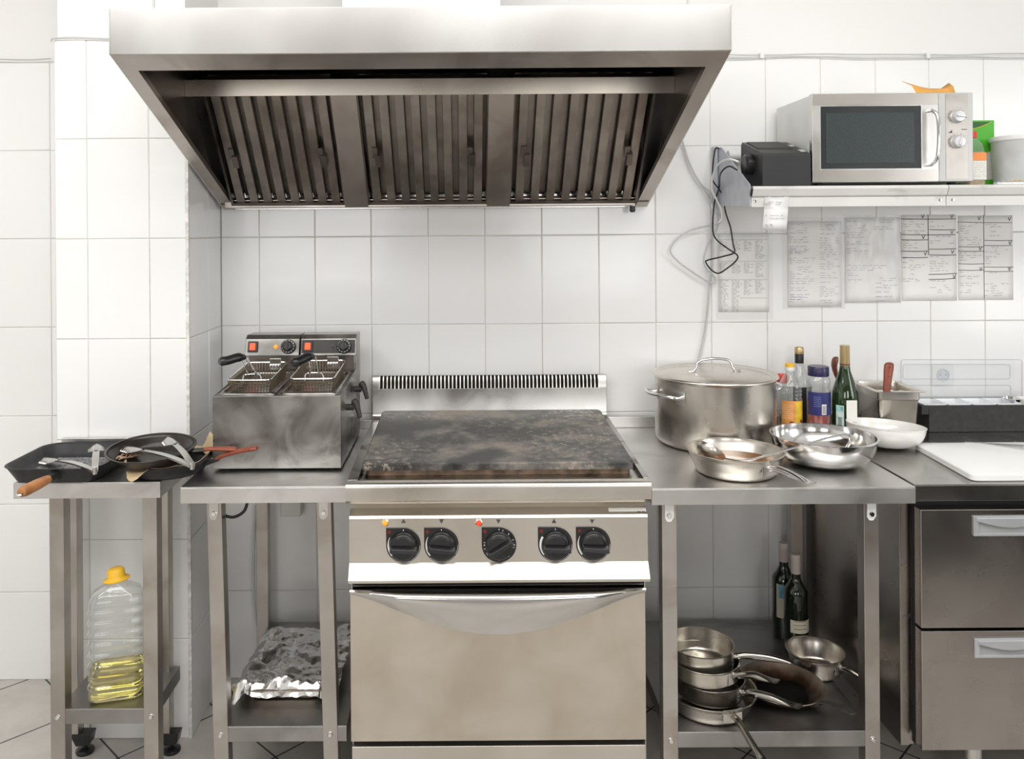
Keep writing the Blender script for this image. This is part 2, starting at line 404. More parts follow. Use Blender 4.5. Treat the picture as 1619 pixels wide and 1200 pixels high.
# unseen dark cabinet added behind the photographer for the drawer fronts to reflect
ec = thing('added_dark_cabinet', 'dark cabinet added out of view behind the camera to darken the drawer front reflections', 'cabinet', (2.35,-3.0,0))
MB().box(1.55,3.0,-3.4,-2.25,.08,1.15).build('cabinet_body', plain('charcoal_paint', (.02,.02,.022), .5), ec, bevel=.004)
for k in range(2): MB().box(1.57+.715*k,1.57+.705*(k+1),-2.249,-2.23,.12,1.1).build('cabinet_door', plain('charcoal_door', (.025,.025,.027), .4), ec, bevel=.003)
MB().box(1.6,2.95,-3.35,-2.3,0,.0795).build('plinth', M['dark'], ec)
w = bpy.data.worlds.new('daylight'); bpy.context.scene.world = w; w.use_nodes = True
w.node_tree.nodes['Background'].inputs[0].default_value = (.8,.88,1,1); w.node_tree.nodes['Background'].inputs[1].default_value = 1.0
cam = bpy.data.cameras.new('camera'); co = bpy.data.objects.new('camera', cam); C.objects.link(co)
co.location = (0,-D,HC); cam.sensor_width = 36; cam.lens = F/1619*36
cam.shift_x = (809.5-U0)/1619; cam.shift_y = -(600-V0)/1619
co.rotation_euler = (Matrix.Rotation(math.radians(90),3,'X') @ Matrix.Rotation(-ROLL,3,'Z')).to_euler()
bpy.context.scene.camera = co
vs = bpy.context.scene.view_settings; vs.view_transform = 'Standard'; vs.look = 'None'; vs.gamma = 1; vs.exposure = 0; vs.use_curve_mapping = False
# two cables clipped along the top edge of the tiling
def cable(name, pts, r, mat, label, cat='cable', parent=None, n=6, sp=6):
    o = MB().tube(spline(pts, sp), r, n).build(name, mat, parent)
    if label: tag(o, label, cat)
    return o
def wv(px0, px1, y0, Y, amp, seed, n=9):
    r = random.Random(seed); return [at(px0+(px1-px0)*k/n, y0+r.uniform(-amp,amp), Y) for k in range(n+1)]
c1 = thing('wall_cables', 'pair of thin grey cables clipped along the top of the tiles beside the hood', 'cable', at(1380,88,-.004))
MB().tube(spline(wv(1120,1640,86,-.006,1.5,1)), .0022, 6).build('cable', M['cable'], c1)
MB().tube(spline(wv(1120,1640,91,-.008,1.5,2)), .0022, 6).build('cable', M['cable'], c1)
for px in (1203,1465): MB().box(*sum([[at(px,88,0).x-.006,at(px,88,0).x+.006]],[]),-.013,.011,at(px,93,0).z,at(px,84,0).z).build('clip', M['white'], c1)
cable('wall_cable', wv(-60,80,94,-.008,1.5,3,5), .0025, M['cable'], 'thin grey cable along the tile top at far left, left of the pillar')
cable('pillar_cable', [at(81,66,-.345),at(84,61,-.348),at(110,59.5,-.348),at(140,60,-.348),at(168,61,-.348),at(200,61,-.348),at(280,61,-.348)], .0028, M['cable'], 'thin grey cable along the tile top on the pillar face')
# ================================================================ EXTRACTOR HOOD
hd = thing('extractor_hood', 'large stainless steel wall extractor hood with dark greasy baffle filters above the range', 'extractor hood', (-.10,-.47,1.64))
HX0, HX1, HY, HZT, HZF, HZB = -.838, .634, -.93, 2.088, 1.979, 1.636
t = .003
def zs_(y): return HZB + (HZF-HZB)*(y+.012)/(HY+.012)     # underside slope
mb = MB()
for x0, x1 in ((HX0,HX0+t),(HX1-t,HX1)):
    mb.prism([(HY,HZT),(HY,HZF),(-.012,HZB),(-.012,HZT)], 'x', x0, x1)
mb.box(HX0+t,HX1-t,HY,HY+t,HZF,HZT)
mb.box(HX0+t,HX1-t,HY+t,-.012,HZT-t,HZT)
mb.box(HX0+t,HX1-t,-.012-t,-.012,HZB,HZT-t)
mb.build('canopy', [M['hood']], hd, bevel=.001)
fw = .042
mb = MB(); yi = HY+.068
for x0, x1 in ((HX0+t,HX0+fw),(HX1-fw,HX1-t)):
    mb.prism([(HY+t,zs_(HY+t)),(-.014,zs_(-.014)),(-.014,zs_(-.014)+t),(HY+t,zs_(HY+t)+t)], 'x', x0, x1)
    a, b = (x1-t, x1) if x0 < 0 else (x0, x0+t)
    mb.prism([(yi,zs_(yi)+t),(-.014,zs_(-.014)+t),(-.014,zs_(-.014)+.018),(yi,zs_(yi)+.018)], 'x', a, b)
mb.prism([(HY+t,zs_(HY+t)),(yi,zs_(yi)),(yi,zs_(yi)+t),(HY+t,zs_(HY+t)+t)], 'x', HX0+fw, HX1-fw)
mb.prism([(yi-t,zs_(yi)+t),(yi,zs_(yi)+t),(yi,zs_(yi)+.018),(yi-t,zs_(yi)+.018)], 'x', HX0+fw, HX1-fw)
mb.build('bottom_rim', M['hoodrim'], hd)
# dark inner lining
mb = MB()
mb.box(HX0+t,HX1-t,HY+t+.001,HY+t+.003,HZF+.005,HZT-t)
mb.box(HX0+t,HX1-t,HY+t+.003,-.02,HZT-.012,HZT-t-.001)
for x0, x1 in ((HX0+t+.001,HX0+t+.003),(HX1-t-.003,HX1-t-.001)):
    mb.prism([(HY+.01,HZT-.015),(HY+.01,HZF+.004),(-.02,HZB+.008),(-.02,HZT-.015)], 'x', x0, x1)
mb.build('lining', M['grease'], hd)
# front filter rail (light band) and end plates
ra, rb_ = at(700,150,-.42).z, at(700,124,-.42).z
MB().prism([(-.42,ra),(-.426,rb_),(-.40,rb_+.004),(-.395,ra+.004)], 'x', HX0+.006, HX1-.006).build('filter_rail', steel('rail_steel', (.40,.35,.30),(.52,.48,.43),.25,.4,brush=(2,2,20)), hd, bevel=.001)
# filters on a steep plane: bottom (y -.055, z 1.668) to top (y -.385, z 2.03)
fy0, fz0, fy1, fz1 = -.055, 1.666, -.385, 2.03
FL = math.hypot(fy1-fy0, fz1-fz0); ud = Vector((0,(fy1-fy0)/FL,(fz1-fz0)/FL)); nd = Vector((0,-ud.z,ud.y))   # nd points to the room
if nd.y > 0: nd = -nd
base = Vector((0,fy0,fz0))
def fp(x, u, n): return Vector((x,0,0)) + base + ud*u + nd*n
def fbox(mb, x0, x1, u0, u1, n0, n1):
    mb.hexa([fp(x0,u0,n0),fp(x1,u0,n0),fp(x1,u1,n0),fp(x0,u1,n0),fp(x0,u0,n1),fp(x1,u0,n1),fp(x1,u1,n1),fp(x0,u1,n1)])
def chan(mb, x0, x1, u0, u1, n, d, open_down):
    """folded U channel"""
    th = .0015
    fbox(mb, x0, x1, u0, u1, n, n+th)
    a, b = (n-d, n) if open_down else (n+th, n+d)
    fbox(mb, x0, x0+th, u0, u1, a, b); fbox(mb, x1-th, x1, u0, u1, a, b)
fxs = [(-.792,-.402),(-.331,.079),(.149,.585)]
for (x0, x1) in fxs:
    root = MB(); 
    fbox(root, x0, x0+.008, 0, FL, 0, .028); fbox(root, x1-.008, x1, 0, FL, 0, .028)
    fbox(root, x0+.008, x1-.008, 0, .012, 0, .028); fbox(root, x0+.008, x1-.008, FL-.012, FL, 0, .028)
    fbox(root, x0+.008, x1-.008, .012, FL-.012, -.03, -.026)
    fo = root.build('filter', M['grease'], hd)
    nst = 8; pitch = (x1-x0-.02)/nst
    mb = MB()
    for k in range(nst):
        c = x0+.01+pitch*(k+.5)
        chan(mb, c-.0135, c+.0135, .012, FL-.012, .022, .014, True)
        if k < nst-1: chan(mb, c+pitch/2-.011, c+pitch/2+.011, .012, FL-.012, -.014, .010, False)
    mb.build('baffles', M['baffle'], fo, bevel=.001)
    for hx in (x0+.052, x1-.052):
        h = MB(); 
        fbox(h, hx-.009, hx+.009, .17, .215, .026, .04); fbox(h, hx-.018, hx, .20, .24, .024, .032)
        h.build('handle', M['grease'], fo, bevel=.001)
for a, b in ((-.402,-.331),(.079,.149)):
    m = MB(); fbox(m, a-.004, b+.004, -.005, FL, .030, .034); m.build('divider_plate', M['hoodrim'], hd, bevel=.0008)
for a, b in ((HX0+t+.003,-.792),(.585,HX1-t-.003)):
    m = MB(); fbox(m, a, b, -.005, FL, .012, .016); m.build('end_plate', M['steeld'], hd)
MB().box(at(357,320,-.06).x,at(1003,320,-.06).x,-.075,-.016,1.640,1.668).build('gutter', M['hoodrim'], hd, bevel=.002)
p = at(1000,331,-.06); MB().lathe([(0,.012),(.010,.012),(.010,-.006),(.006,-.010),(0,-.010)], p, 12).build('drain_plug', M['plast'], hd)
for px in (243,1088):
    p = at(px,8,-.55); MB().lathe([(.004,0),(.004,1.0)], (p.x,-.55,HZT-.01), 8).build('hanging_rod', M['cable'], hd)
MB().box(at(541,5,-.5).x,at(791,5,-.5).x,-.50,-.10,HZT+.001,2.9).build('duct', M['cream'], hd, bevel=.002)
# ================================================================ COOKING RANGE
rg = thing('electric_range', 'stainless steel electric range with blackened griddle top, five black knobs and oven', 'range', (.083,-.37,0))
X0, X1 = -.317, .483
def zt(y): return .897 + (y+.72)*.040
B0, B1 = X0+.006, X1-.006
# carcass
mb = MB(); mb.box(B0,B0+.003,-.665,-.04,.10,.88).box(B1-.003,B1,-.665,-.04,.10,.88).box(B0+.003,B1-.003,-.045,-.04,.10,.88).box(B0+.003,B1-.003,-.66,-.045,.10,.104).box(B0+.003,B1-.003,-.655,-.045,.60,.604)
mb.build('carcass', M['range'], rg, bevel=.0008)
# cooktop: rounded lip, recessed well, raised rim
def topslab():
    mb = MB()
    prof = [(-.64,.835),(-.712,.842),(-.716,.846),(-.722,.852)] + [(-.722+.002*0,.885)]
    prof += [(-.710-.012*math.cos(a), .885+.012*math.sin(a)) for a in [PI/2*k/5 for k in range(1,6)]]
    prof += [(-.695,zt(-.695)),(-.690,zt(-.69)-.012),(-.64,zt(-.64)-.014),(-.64,.835)]
    mb.prism(prof[:-1], 'x', X0, X1)
    return mb
topslab().build('front_lip', M['range'], rg, angle=30)
mb = MB()
# side rims and well floor following the slight rise to the back
for a, b in ((X0,X0+.028),(X1-.014,X1)):
    mb.prism([(-.69,.85),(-.035,.85),(-.035,zt(-.035)),(-.69,zt(-.69))], 'x', a, b)
mb.prism([(-.64,zt(-.64)-.02),(-.035,zt(-.035)-.02),(-.035,zt(-.035)-.014),(-.64,zt(-.64)-.014)], 'x', X0+.028, X1-.014)
mb.build('cooktop', steel('cooktop_steel', (.40,.39,.37),(.52,.51,.49),.2,.34, dirt=(.12,.08,.05), dirtpos=(.52,.66), dirtscale=9), rg, bevel=.0015)
def griddle_mat():
    m, nt, p = newmat('burnt_griddle')
    t = nz(nt, 5.5, 8, .66, dist=.15); r = ramp(nt, t.outputs['Fac'], [(.36,(.025,.025,.026)),(.46,(.06,.058,.056)),(.54,(.16,.15,.14)),(.66,(.34,.29,.24))])
    t2 = nz(nt, 45, 6, .8); r2 = ramp(nt, t2.outputs['Fac'], [(.52, 0.), (.62, 1.)])
    t3 = nz(nt, 3.0, 3, .5); r3 = ramp(nt, t3.outputs['Fac'], [(.44, 0.), (.58, 1.)])
    mu = nt.nodes.new('ShaderNodeMath'); mu.operation = 'MULTIPLY'; nt.links.new(r2.outputs[0], mu.inputs[0]); nt.links.new(r3.outputs[0], mu.inputs[1])
    mx = nt.nodes.new('ShaderNodeMix'); mx.data_type = 'RGBA'; nt.links.new(mu.outputs[0], mx.inputs[0]); nt.links.new(r.outputs[0], mx.inputs[6]); mx.inputs[7].default_value = (.42,.36,.29,1)
    nt.links.new(mx.outputs[2], p.inputs['Base Color'])
    rr = ramp(nt, t.outputs['Fac'], [(.3,.30),(.7,.62)]); nt.links.new(rr.outputs[0], p.inputs['Roughness']); p.inputs['Metallic'].default_value = .35
    nt.links.new(bump(nt, t2.outputs['Fac'], .25, .002).outputs[0], p.inputs['Normal'])
    return m
M['griddle'] = griddle_mat()
gx0, gx1, gy0, gy1 = -.285, .457, -.63, -.072
tilt = Matrix.Translation((0,0,0))
mb = MB()
out = rrect(gx0,gx1,gy0,gy1,.012)
mb.loft([[(x,y,zt(y)+h-.0) for x,y in rrect(gx0+i,gx1-i,gy0+i,gy1-i,.012)] for h,i in ((.004,.0),(.020,0),(.024,.004))])
mb.build('hotplate', M['griddle'], rg, angle=30)
mb = MB(); mb.loft([[(x,y,zt(y)+h) for x,y in rrect(gx0+.012,gx1-.008,gy0+.012,gy1-.012,.01)] for h in (-.0135,.004)])
mb.build('hotplate_base', plain('rusty_base', (.16,.11,.075), .5, .5, .6, 30), rg)
# raised rear vent
bz0, bz1 = zt(-.07)-.004, 1.062
mb = MB()
prof = [(-.035,bz0),(-.088,bz0),(-.078,bz0+.004),(-.071,bz0+.011),(-.068,bz0+.02),(-.066,bz1-.042),(-.035,bz1-.042)]
mb.prism(prof, 'x', X0-.002, X1-.004)
for a, b in ((X0-.002,X0+.022),(X1-.030,X1-.004)):
    mb.prism([(-.035,bz1-.042),(-.066,bz1-.042),(-.062,bz1-.010),(-.055,bz1),(-.035,bz1)], 'x', a, b)
mb.build('rear_panel', steel('heat_stained_steel', (.36,.35,.34),(.56,.55,.53),.24,.36,scale=6,dirt=(.30,.25,.20),dirtpos=(.6,.8)), rg, bevel=.001)
mb = MB(); mb.box(X0+.022,X1-.030,-.04,-.035,bz1-.042,bz1-.002); mb.build('vent_backing', M['dark'], rg)
mb = MB(); n = 57; w_ = (X1-.030-X0-.022)/n
for k in range(n+1):
    x = X0+.022+w_*k
    mb.prism([(-.042,bz1-.044),(-.066,bz1-.044),(-.063,bz1-.012),(-.056,bz1-.001),(-.046,bz1)], 'x', x-.0019, x+.0019)
mb.build('vent_grille', M['range'], rg)
# control panel
pa = [(-.655,.84),(-.66,.835),(-.675,.818),(-.702,.806),(-.706,.800),(-.708,.684),(-.710,.681),(-.733,.648),(-.733,.641),(-.70,.636),(-.66,.63)]
MB().prism(pa, 'x', B0+.001, B1-.001).build('control_panel', M['range'], rg, angle=12)
a, b = at(962,800,-.69), at(1021,810,-.69)
m = MB(); m.prism([(-.6835,.8165),(-.6955,.8105),(-.6960,.8115),(-.6840,.8175)], 'x', at(962,800,-.69).x, at(1021,800,-.69).x); 
so = m.build('rating_sticker', M['whitelab'], rg)
m = MB()
for (px0,px1,py) in ((1008,1013,808),(1015,1019,807)):
    q = at(px0,py,-.697); m.box(q.x,at(px1,py,-.697).x,-.6975,-.6965,.8105,.8118)
m.build('print', M['inkd'], so)
PZ = at(787,861,-.707).z
yp = -.7068
def knob(px, rot, kind, seed):
    c = at(px,861,-.707); cx = c.x; R_ = .0455
    m = MB()
    def disc(R, y0, y1, inset=0):
        pts = []
        for k in range(40):
            th = PI + 0 - 2*PI*k/40 * .75 if False else None
        return pts
    poly = [(cx-R_,PZ+R_)] + [(cx+R_*math.cos(PI/2-a), PZ+R_*math.sin(PI/2-a)) for a in [1.5*PI*k/36 for k in range(37)]]
    m.prism(poly, 'y', yp, yp-.003)
    k0 = m.build('knob', M['plast'], rg)
    m = MB()
    if kind:  # white level arc at left
        n = 16; a0, a1 = math.radians(148), math.radians(222)
        for i in range(n):
            ta, tb = a0+(a1-a0)*i/n, a0+(a1-a0)*(i+1)/n
            wa, wb = .0008+.0065*i/n, .0008+.0065*(i+1)/n
            if seed == 2: wa, wb = .0065-.0035*i/n, .0065-.0035*(i+1)/n
            m.add([(cx+(.042)*math.cos(ta),yp-.0034,PZ+.042*math.sin(ta)),(cx+.042*math.cos(tb),yp-.0034,PZ+.042*math.sin(tb)),
                   (cx+(.042-wb)*math.cos(tb),yp-.0034,PZ+(.042-wb)*math.sin(tb)),(cx+(.042-wa)*math.cos(ta),yp-.0034,PZ+(.042-wa)*math.sin(ta))],[(0,1,2,3)])
        m.build('level_mark', M['white'], k0); m = MB()
        for i in range(40):
            ta, tb = math.radians(225+3.4*i), math.radians(225+3.4*(i+1))
            m.add([(cx+r*math.cos(q),yp-.0034,PZ+r*math.sin(q)) for r,q in ((.0435,ta),(.0435,tb),(.0428,tb),(.0428,ta))],[(0,1,2,3)])
    if kind: m.build('range_ring', M['white'], k0); m = MB()
    m.box(cx-.001,cx+.001,yp-.0036,yp-.0031,PZ+.039,PZ+.042)
    if not kind:
        for a_ in (75,20,-10,-50,-90,-140,195,170):
            q = math.radians(a_); m.ribbon([(cx+.036*math.cos(q),PZ+.036*math.sin(q)),(cx+.041*math.cos(q),PZ+.041*math.sin(q))], .0014, yp-.0034)
        for a_, tx in ((48,'50'),(0,'100'),(180,'270'),(215,'2')):
            q = math.radians(a_); xx = cx+.038*math.cos(q); zz = PZ+.038*math.sin(q)
            for i in range(len(tx)): m.ribbon([(xx-.002+.0022*i,zz-.002),(xx-.002+.0022*i+.001,zz+.002)], .0012, yp-.0036)
    m.build('dial_mark', M['white'], k0)
    m = MB(); q = (cx-.037, PZ+.036)
    for i in range(8):
        a_ = PI*i/4; m.ribbon([q,(q[0]+.0045*math.cos(a_),q[1]+.0045*math.sin(a_))], .0016, yp-.0035)
    m.build('red_mark', plain('dull_red_print', (.28,.02,.015), .5), k0)
    m = MB(Matrix.Translation((cx,yp-.003,PZ)) @ Matrix.Rotation(math.radians(90),4,'X'))
    m.lathe([(.037,0),(.037,.006),(.034,.016),(.030,.019),(0,.019)], (0,0,0), 40)
    k1 = m.build('knob_base', M['plast'], k0)
    xf = Matrix.Translation((cx,yp-.003,PZ)) @ Matrix.Rotation(math.radians(rot),4,'Y')
    m = MB(xf)
    m.hexa([(-.036,-.015,-.012),(.038,-.015,-.012),(.036,-.015,.006),(-.033,-.015,.006),(-.033,-.034,-.010),(.038,-.036,-.010),(.036,-.034,.001),(-.030,-.032,.001)])
    m.prism([(-.030,.006),(-.022,.020),(-.008,.028),(.008,.027),(.020,.018),(.026,.006)], 'y', -.016, -.0215)
    m.build('grip', M['plast'], k0, bevel=.002)
knob(638,2,1,1); knob(698,6,1,3); knob(789,-32,0,0); knob(878,1,1,2); knob(938,3,1,4)
for px in (609,757):
    c = at(px,826,-.707); xf = Matrix.Translation((c.x,yp,c.z)) @ Matrix.Rotation(math.radians(90),4,'X')
    m = MB(xf).lathe([(.0095,0),(.0095,.003),(.0075,.0045),(.0065,.003)], (0,0,0), 24).build('indicator_light', M['chrome'], rg)
    MB(xf).lathe([(.0068,.002),(.006,.005),(.003,.0065),(0,.007)], (0,0,0), 20).build('lens', lamp('amber_lamp' if px == 609 else 'red_lamp', (1,.25,.015) if px == 609 else (1,.05,.012), 1.1), m)
for px, up in ((638,1),(698,-1),(788,-1),(876,1),(936,-1)):
    c = at(px,824,-.707); s_ = .0065*up
    m = MB(); m.prism([(c.x-.006,c.z-s_*.7),(c.x+.006,c.z-s_*.7),(c.x,c.z+s_)], 'y', yp+.001, yp-.0015)
    m.build('zone_mark', M['steeld'], rg)
# oven door with crescent pull
DX0, DX1, DZ0, DZ1 = at(555,1168,-.69).x, at(1022,1168,-.69).x, .203, .606
dr = MB().box(DX0,DX1,-.690,-.655,DZ0,DZ1-.012).build('oven_door', M['door'], rg, bevel=.0015)
def dep(s): return .012+.100*max(0,math.sin(PI*s))**1.35
mb = MB(); NX = 60
secs = []
for i in range(NX+1):
    s_ = i/NX; x = DX0+(DX1-DX0)*s_; d = dep(s_); pr = .004+.040*min(1,d/.05)*(.55+.45*math.sin(PI*s_))
    ztop = DZ1+.002
    row = [(x,-.690,ztop-.003),(x,-.690-pr*.55,ztop),(x,-.690-pr*.9,ztop-.004),(x,-.690-pr,ztop-.012*min(1,d/.05)),(x,-.690-pr*.93,ztop-d*.45),(x,-.690-pr*.72,ztop-d*.75),(x,-.690-pr*.5,ztop-d),
           (x,-.690-pr*.5+.002,ztop-d),(x,-.690-pr*.72+.002,ztop-d*.75),(x,-.690-pr*.93+.002,ztop-d*.45),(x,-.690-pr+.0022,ztop-.013*min(1,d/.05)),(x,-.690-pr*.8,ztop-.006),(x,-.690,ztop-.005)]
    secs.append(row)
mb.loft(secs); mb.build('door_handle', M['hood'], dr, angle=50)
MB().box(B0+.006,B1-.006,-.66,-.60,.604,.632).build('door_seal', M['dark'], rg)
MB().box(DX0+.002,DX1-.002,-.688,-.64,.06,.188).build('plinth', M['range'], rg, bevel=.0015)
MB().box(DX0+.01,DX1-.01,-.66,-.64,.188,.204).build('lower_seal', M['dark'], rg)
for x in (X0+.08,X1-.08):
    for y in (-.60,-.12): MB().lathe([(0,0),(.025,0),(.025,.01),(.015,.012),(.015,.10),(0,.10)], (x,y,0), 16).build('foot', M['plast'], rg)
# ================================================================ TABLES
def table(label, x0, x1, yf, yb, z, shz, legs, legw=.04, lean=0, ups=.055, back_legs=None, shy=None, plates=True, feet=None, shx=None):
    r = thing('steel_work_table', label, 'table', ((x0+x1)/2,(yf+yb)/2,0), 'stainless work tables')
    m = MB(); m.box(x0,x1,yf,yb,z-.003,z).box(x0,x1,yf,yf+.003,z-.044,z-.003).box(x0,x0+.003,yf+.003,yb,z-.044,z-.003).box(x1-.003,x1,yf+.003,yb,z-.044,z-.003).box(x0+.003,x1-.003,yf+.003,yf+.018,z-.044,z-.042)
    m.box(x0+.05,x1-.05,yf+.05,yb-.03,z-.024,z-.004)
    m.build('tabletop', M['top'], r, bevel=.0015)
    if ups: MB().box(x0,x1,yb-.016,yb,z+.0002,z+ups).build('upstand', M['top'], r, bevel=.002)
    sh = shz
    ly = [(legs[0],yf+.028,0),(legs[1],yf+.028,1)]+[(b,yb-.068,2) for b in (back_legs or legs)]
    for k, (lx, y, w) in enumerate(ly):
        dx = lean if w < 2 else 0
        zb = .0 if w < 2 else .05
        m = MB(); a = legw
        m.hexa([(lx+dx,y,zb),(lx+a+dx,y,zb),(lx+a+dx,y+a,zb),(lx+dx,y+a,zb),(lx,y,z-.0445),(lx+a,y,z-.0445),(lx+a,y+a,z-.0445),(lx,y+a,z-.0445)])
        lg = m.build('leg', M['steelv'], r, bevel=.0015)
        if w < 2:
            bx = lx+a/2+dx*(1-shz/z); m = MB(Matrix.Translation((bx,y,shz-.022)) @ Matrix.Rotation(math.radians(90),4,'X'))
            m.lathe([(0,.005),(.005,.005),(.008,.001),(.008,0)], (0,0,0), 12); m.build('bolt', M['chrome'], lg)
            if plates:
                cx = lx+a/2+(.006 if w == 0 else -.006)*0
                m = MB(); m.prism([(cx-.012,z-.045),(cx+.012,z-.045),(cx+.012,z-.085),(cx+.004,z-.097),(cx-.006,z-.097),(cx-.012,z-.088)], 'y', y-.0002, y-.0025)
                pb = m.build('fixing_plate', M['steel'] if plates == 1 else M['cream'], lg)
                MB(Matrix.Translation((cx,y-.0025,z-.08)) @ Matrix.Rotation(math.radians(90),4,'X')).lathe([(0,.004),(.006,.004),(.008,0)], (0,0,0), 8).build('bolt', M['chrome'], pb)
    s0, s1 = shx if shx else (legs[0]+legw*.5, legs[1]+legw*.5)
    yy = yf+.030 if shy is None else shy
    m = MB(); m.box(s0,s1,yy,yb-.03,shz-.002,shz)
    m.box(s0,s1,yy,yy+.002,shz-.042,shz-.002).box(s0,s1,yb-.032,yb-.03,shz-.042,shz-.002).box(s0,s0+.002,yy+.002,yb-.032,shz-.042,shz-.002).box(s1-.002,s1,yy+.002,yb-.032,shz-.042,shz-.002)
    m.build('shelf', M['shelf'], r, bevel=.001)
    if feet:
        for fx, fyy in feet:
            m = MB(); m.prism([(fx-.03,.062),(fx+.035,.062),(fx+.028,.03),(fx-.012,.026)], 'y', fyy-.018, fyy+.018)
            m.lathe([(0,0),(.026,0),(.027,.008),(.022,.012),(.006,.014),(.006,.05),(0,.05)], (fx+.008,fyy,0), 20)
            m.build('foot', M['plast'], r, bevel=.001)
    return r
T0Z, T1Z, T2Z = .879, .876, .873
table('small narrow stainless work table at far left in front of the tiled pillar', -1.235,-.835,-.632,-.348,T0Z,.245,(-1.152,-.895),back_legs=(-1.205,-.932),ups=.054,feet=((-1.16,-.40),(-.90,-.40)),shx=(-1.13,-.872),plates=0)
table('stainless work table carrying the double fryer, left of the range', -.766,-.3215,-.672,-.012,T1Z,.217,(-.705,-.408),lean=.018,back_legs=(-.716,-.38),ups=.03,shx=(-.68,-.33),plates=1)
table('wide stainless work table carrying the stock pot, right of the range', .488,1.1845,-.702,-.012,T2Z,.212,(.521,1.061),back_legs=(.521,1.100),ups=.038,shx=(.54,1.085),plates=2)
# ================================================================ REFRIGERATED COUNTER
fr = thing('refrigerated_counter', 'stainless refrigerated counter with two deep drawers at the right edge', 'refrigerated counter', (1.7,-.36,0))
CX0, CX1, CZ = 1.1875, 2.45, .876
m = MB(); m.box(CX0,CX1,-.692,-.012,CZ-.003,CZ).box(CX0,CX1,-.692,-.689,CZ-.045,CZ-.003).box(CX0,CX0+.003,-.689,-.012,CZ-.045,CZ-.003).box(CX0,CX1,-.029,-.012,CZ,CZ+.038)
m.box(CX0+.003,CX1,-.66,-.03,CZ-.03,CZ-.004)
m.build('worktop', steel('counter_top_steel', (.40,.385,.36),(.52,.505,.48),.2,.34,brush=(4,2,2)), fr, bevel=.0015)
m = MB(); m.box(1.1875,1.20,-.655,-.03,.165,.83).box(CX0+.0125,CX1,-.03,-.02,.165,.83).box(1.20,CX1,-.63,-.03,.165,.18).box(1.163,1.1875,-.66,-.05,.165,.83)
m.build('body', M['fridge'], fr, bevel=.001)
MB().box(1.20,CX1,-.665,-.64,.17,.83).build('door_frame', M['dark'], fr)
dw = 2.1
for k, (z0, z1, hz0, hz1) in enumerate(((.504,.815,.747,.799),(.183,.496,.428,.478))):
    d = MB().box(1.192,dw,-.712,-.68,z0,z1).build('drawer', M['fridge'], fr, bevel=.002)
    hx0, hx1 = 1.329, 1.52
    m = MB(); w_ = .007
    m.box(hx0,hx1,-.718,-.7121,hz0,hz0+w_).box(hx0,hx0+.012,-.718,-.7121,hz0+w_,hz1).box(hx1-.012,hx1,-.718,-.7121,hz0+w_,hz1).box(hx0+.012,hx1-.012,-.718,-.7121,hz1-.004,hz1)
    # drooping curved lip across the recess
    n = 16; secs = []
    for i in range(n+1):
        s_ = i/n; x = hx0+.008+(hx1-hx0-.016)*s_; d_ = .008+.016*math.sin(PI*s_)
        secs.append([(x,-.7122,hz1-.003),(x,-.722,hz1-.004),(x,-.723,hz1-.004-d_),(x,-.7195,hz1-.004-d_)])
    m.loft(secs)
    ho = m.build('handle', plain('satin_handle', (.55,.56,.58), .3, .5, .03), d, bevel=.001)
    MB().box(hx0+.012,hx1-.012,-.7135,-.7122,hz0+w_,hz1-.006).build('recess', plain('recess_grey', (.32,.33,.33), .5), ho)
m = MB(); m.lathe([(.022,0),(.022,.165)], (at(1538,1190,-.6).x,-.6,0), 20); m.lathe([(0,0),(.03,0),(.03,.02),(0,.02)], (at(1538,1190,-.6).x,-.6,0), 20); m.build('foot', M['steel'], fr)
# ================================================================ helpers for loose things
def place(r, loc, rz=0, tx=0, ty=0):
    r.location = loc; r.rotation_euler = (math.radians(tx), math.radians(ty), math.radians(rz)); return r
def vessel(R, r, h, t=.0022, fl=.010, lip=.002):
    """wall profile with rounded foot: outside up, over the rim, inside down"""
    o = [(0,0),(r-fl,0)]+[(r-fl+fl*math.sin(a), fl-fl*math.cos(a)) for a in [PI/2*k/5 for k in range(1,6)]]
    o += [(r+(R-r)*k/4, fl+(h-fl-lip*2)*k/4) for k in range(1,5)]
    o += [(R+lip,h-lip*1.4),(R+lip*1.3,h-lip*.4),(R+lip*.4,h),(R-t,h-.0006)]
    o += [(r-t+(R-r)*k/4, fl+(h-fl-lip*2)*k/4) for k in range(4,-1,-1)]
    o += [(r-t-fl+fl*math.sin(a)*1.0, t+fl-fl*math.cos(a)) for a in [PI/2*k/4 for k in range(3,-1,-1)]]
    o += [(0,t)]
    return o
def tubehandle(m, x0, z0, L, rise=0, w=.0095):
    """cast tubular pan handle running along +x, flat hooked end"""
    P = [(x0-.004,0,z0),(x0+.012,0,z0+.004+rise*.1),(x0+.03,0,z0+.006+rise*.25),(x0+L*.45,0,z0+.002+rise*.6),(x0+L*.75,0,z0-.004+rise*.85),(x0+L*.9,0,z0-.006+rise),(x0+L,0,z0-.004+rise)]
    pp = spline(P, 4); n = len(pp)
    rr = []
    for k in range(n):
        u = k/(n-1); rr.append(w*(.85+.1*u) if u < .7 else w*(.92+1.0*(u-.7)) if u < .93 else w*1.15*(1-(u-.93)*6))
    N = 12; secs = []
    for k, p in enumerate(pp):
        u = k/(n-1); fl = 1 if u < .55 else max(.16, 1-(u-.55)*3.2)
        wd = rr[k]*(1 if u < .6 else 1+min(1,(u-.6)*2.0)*.5)
        secs.append([(p[0], wd*math.cos(2*PI*i/N), p[2]+rr[k]*fl*math.sin(2*PI*i/N)) for i in range(N)])
    m.loft(secs)
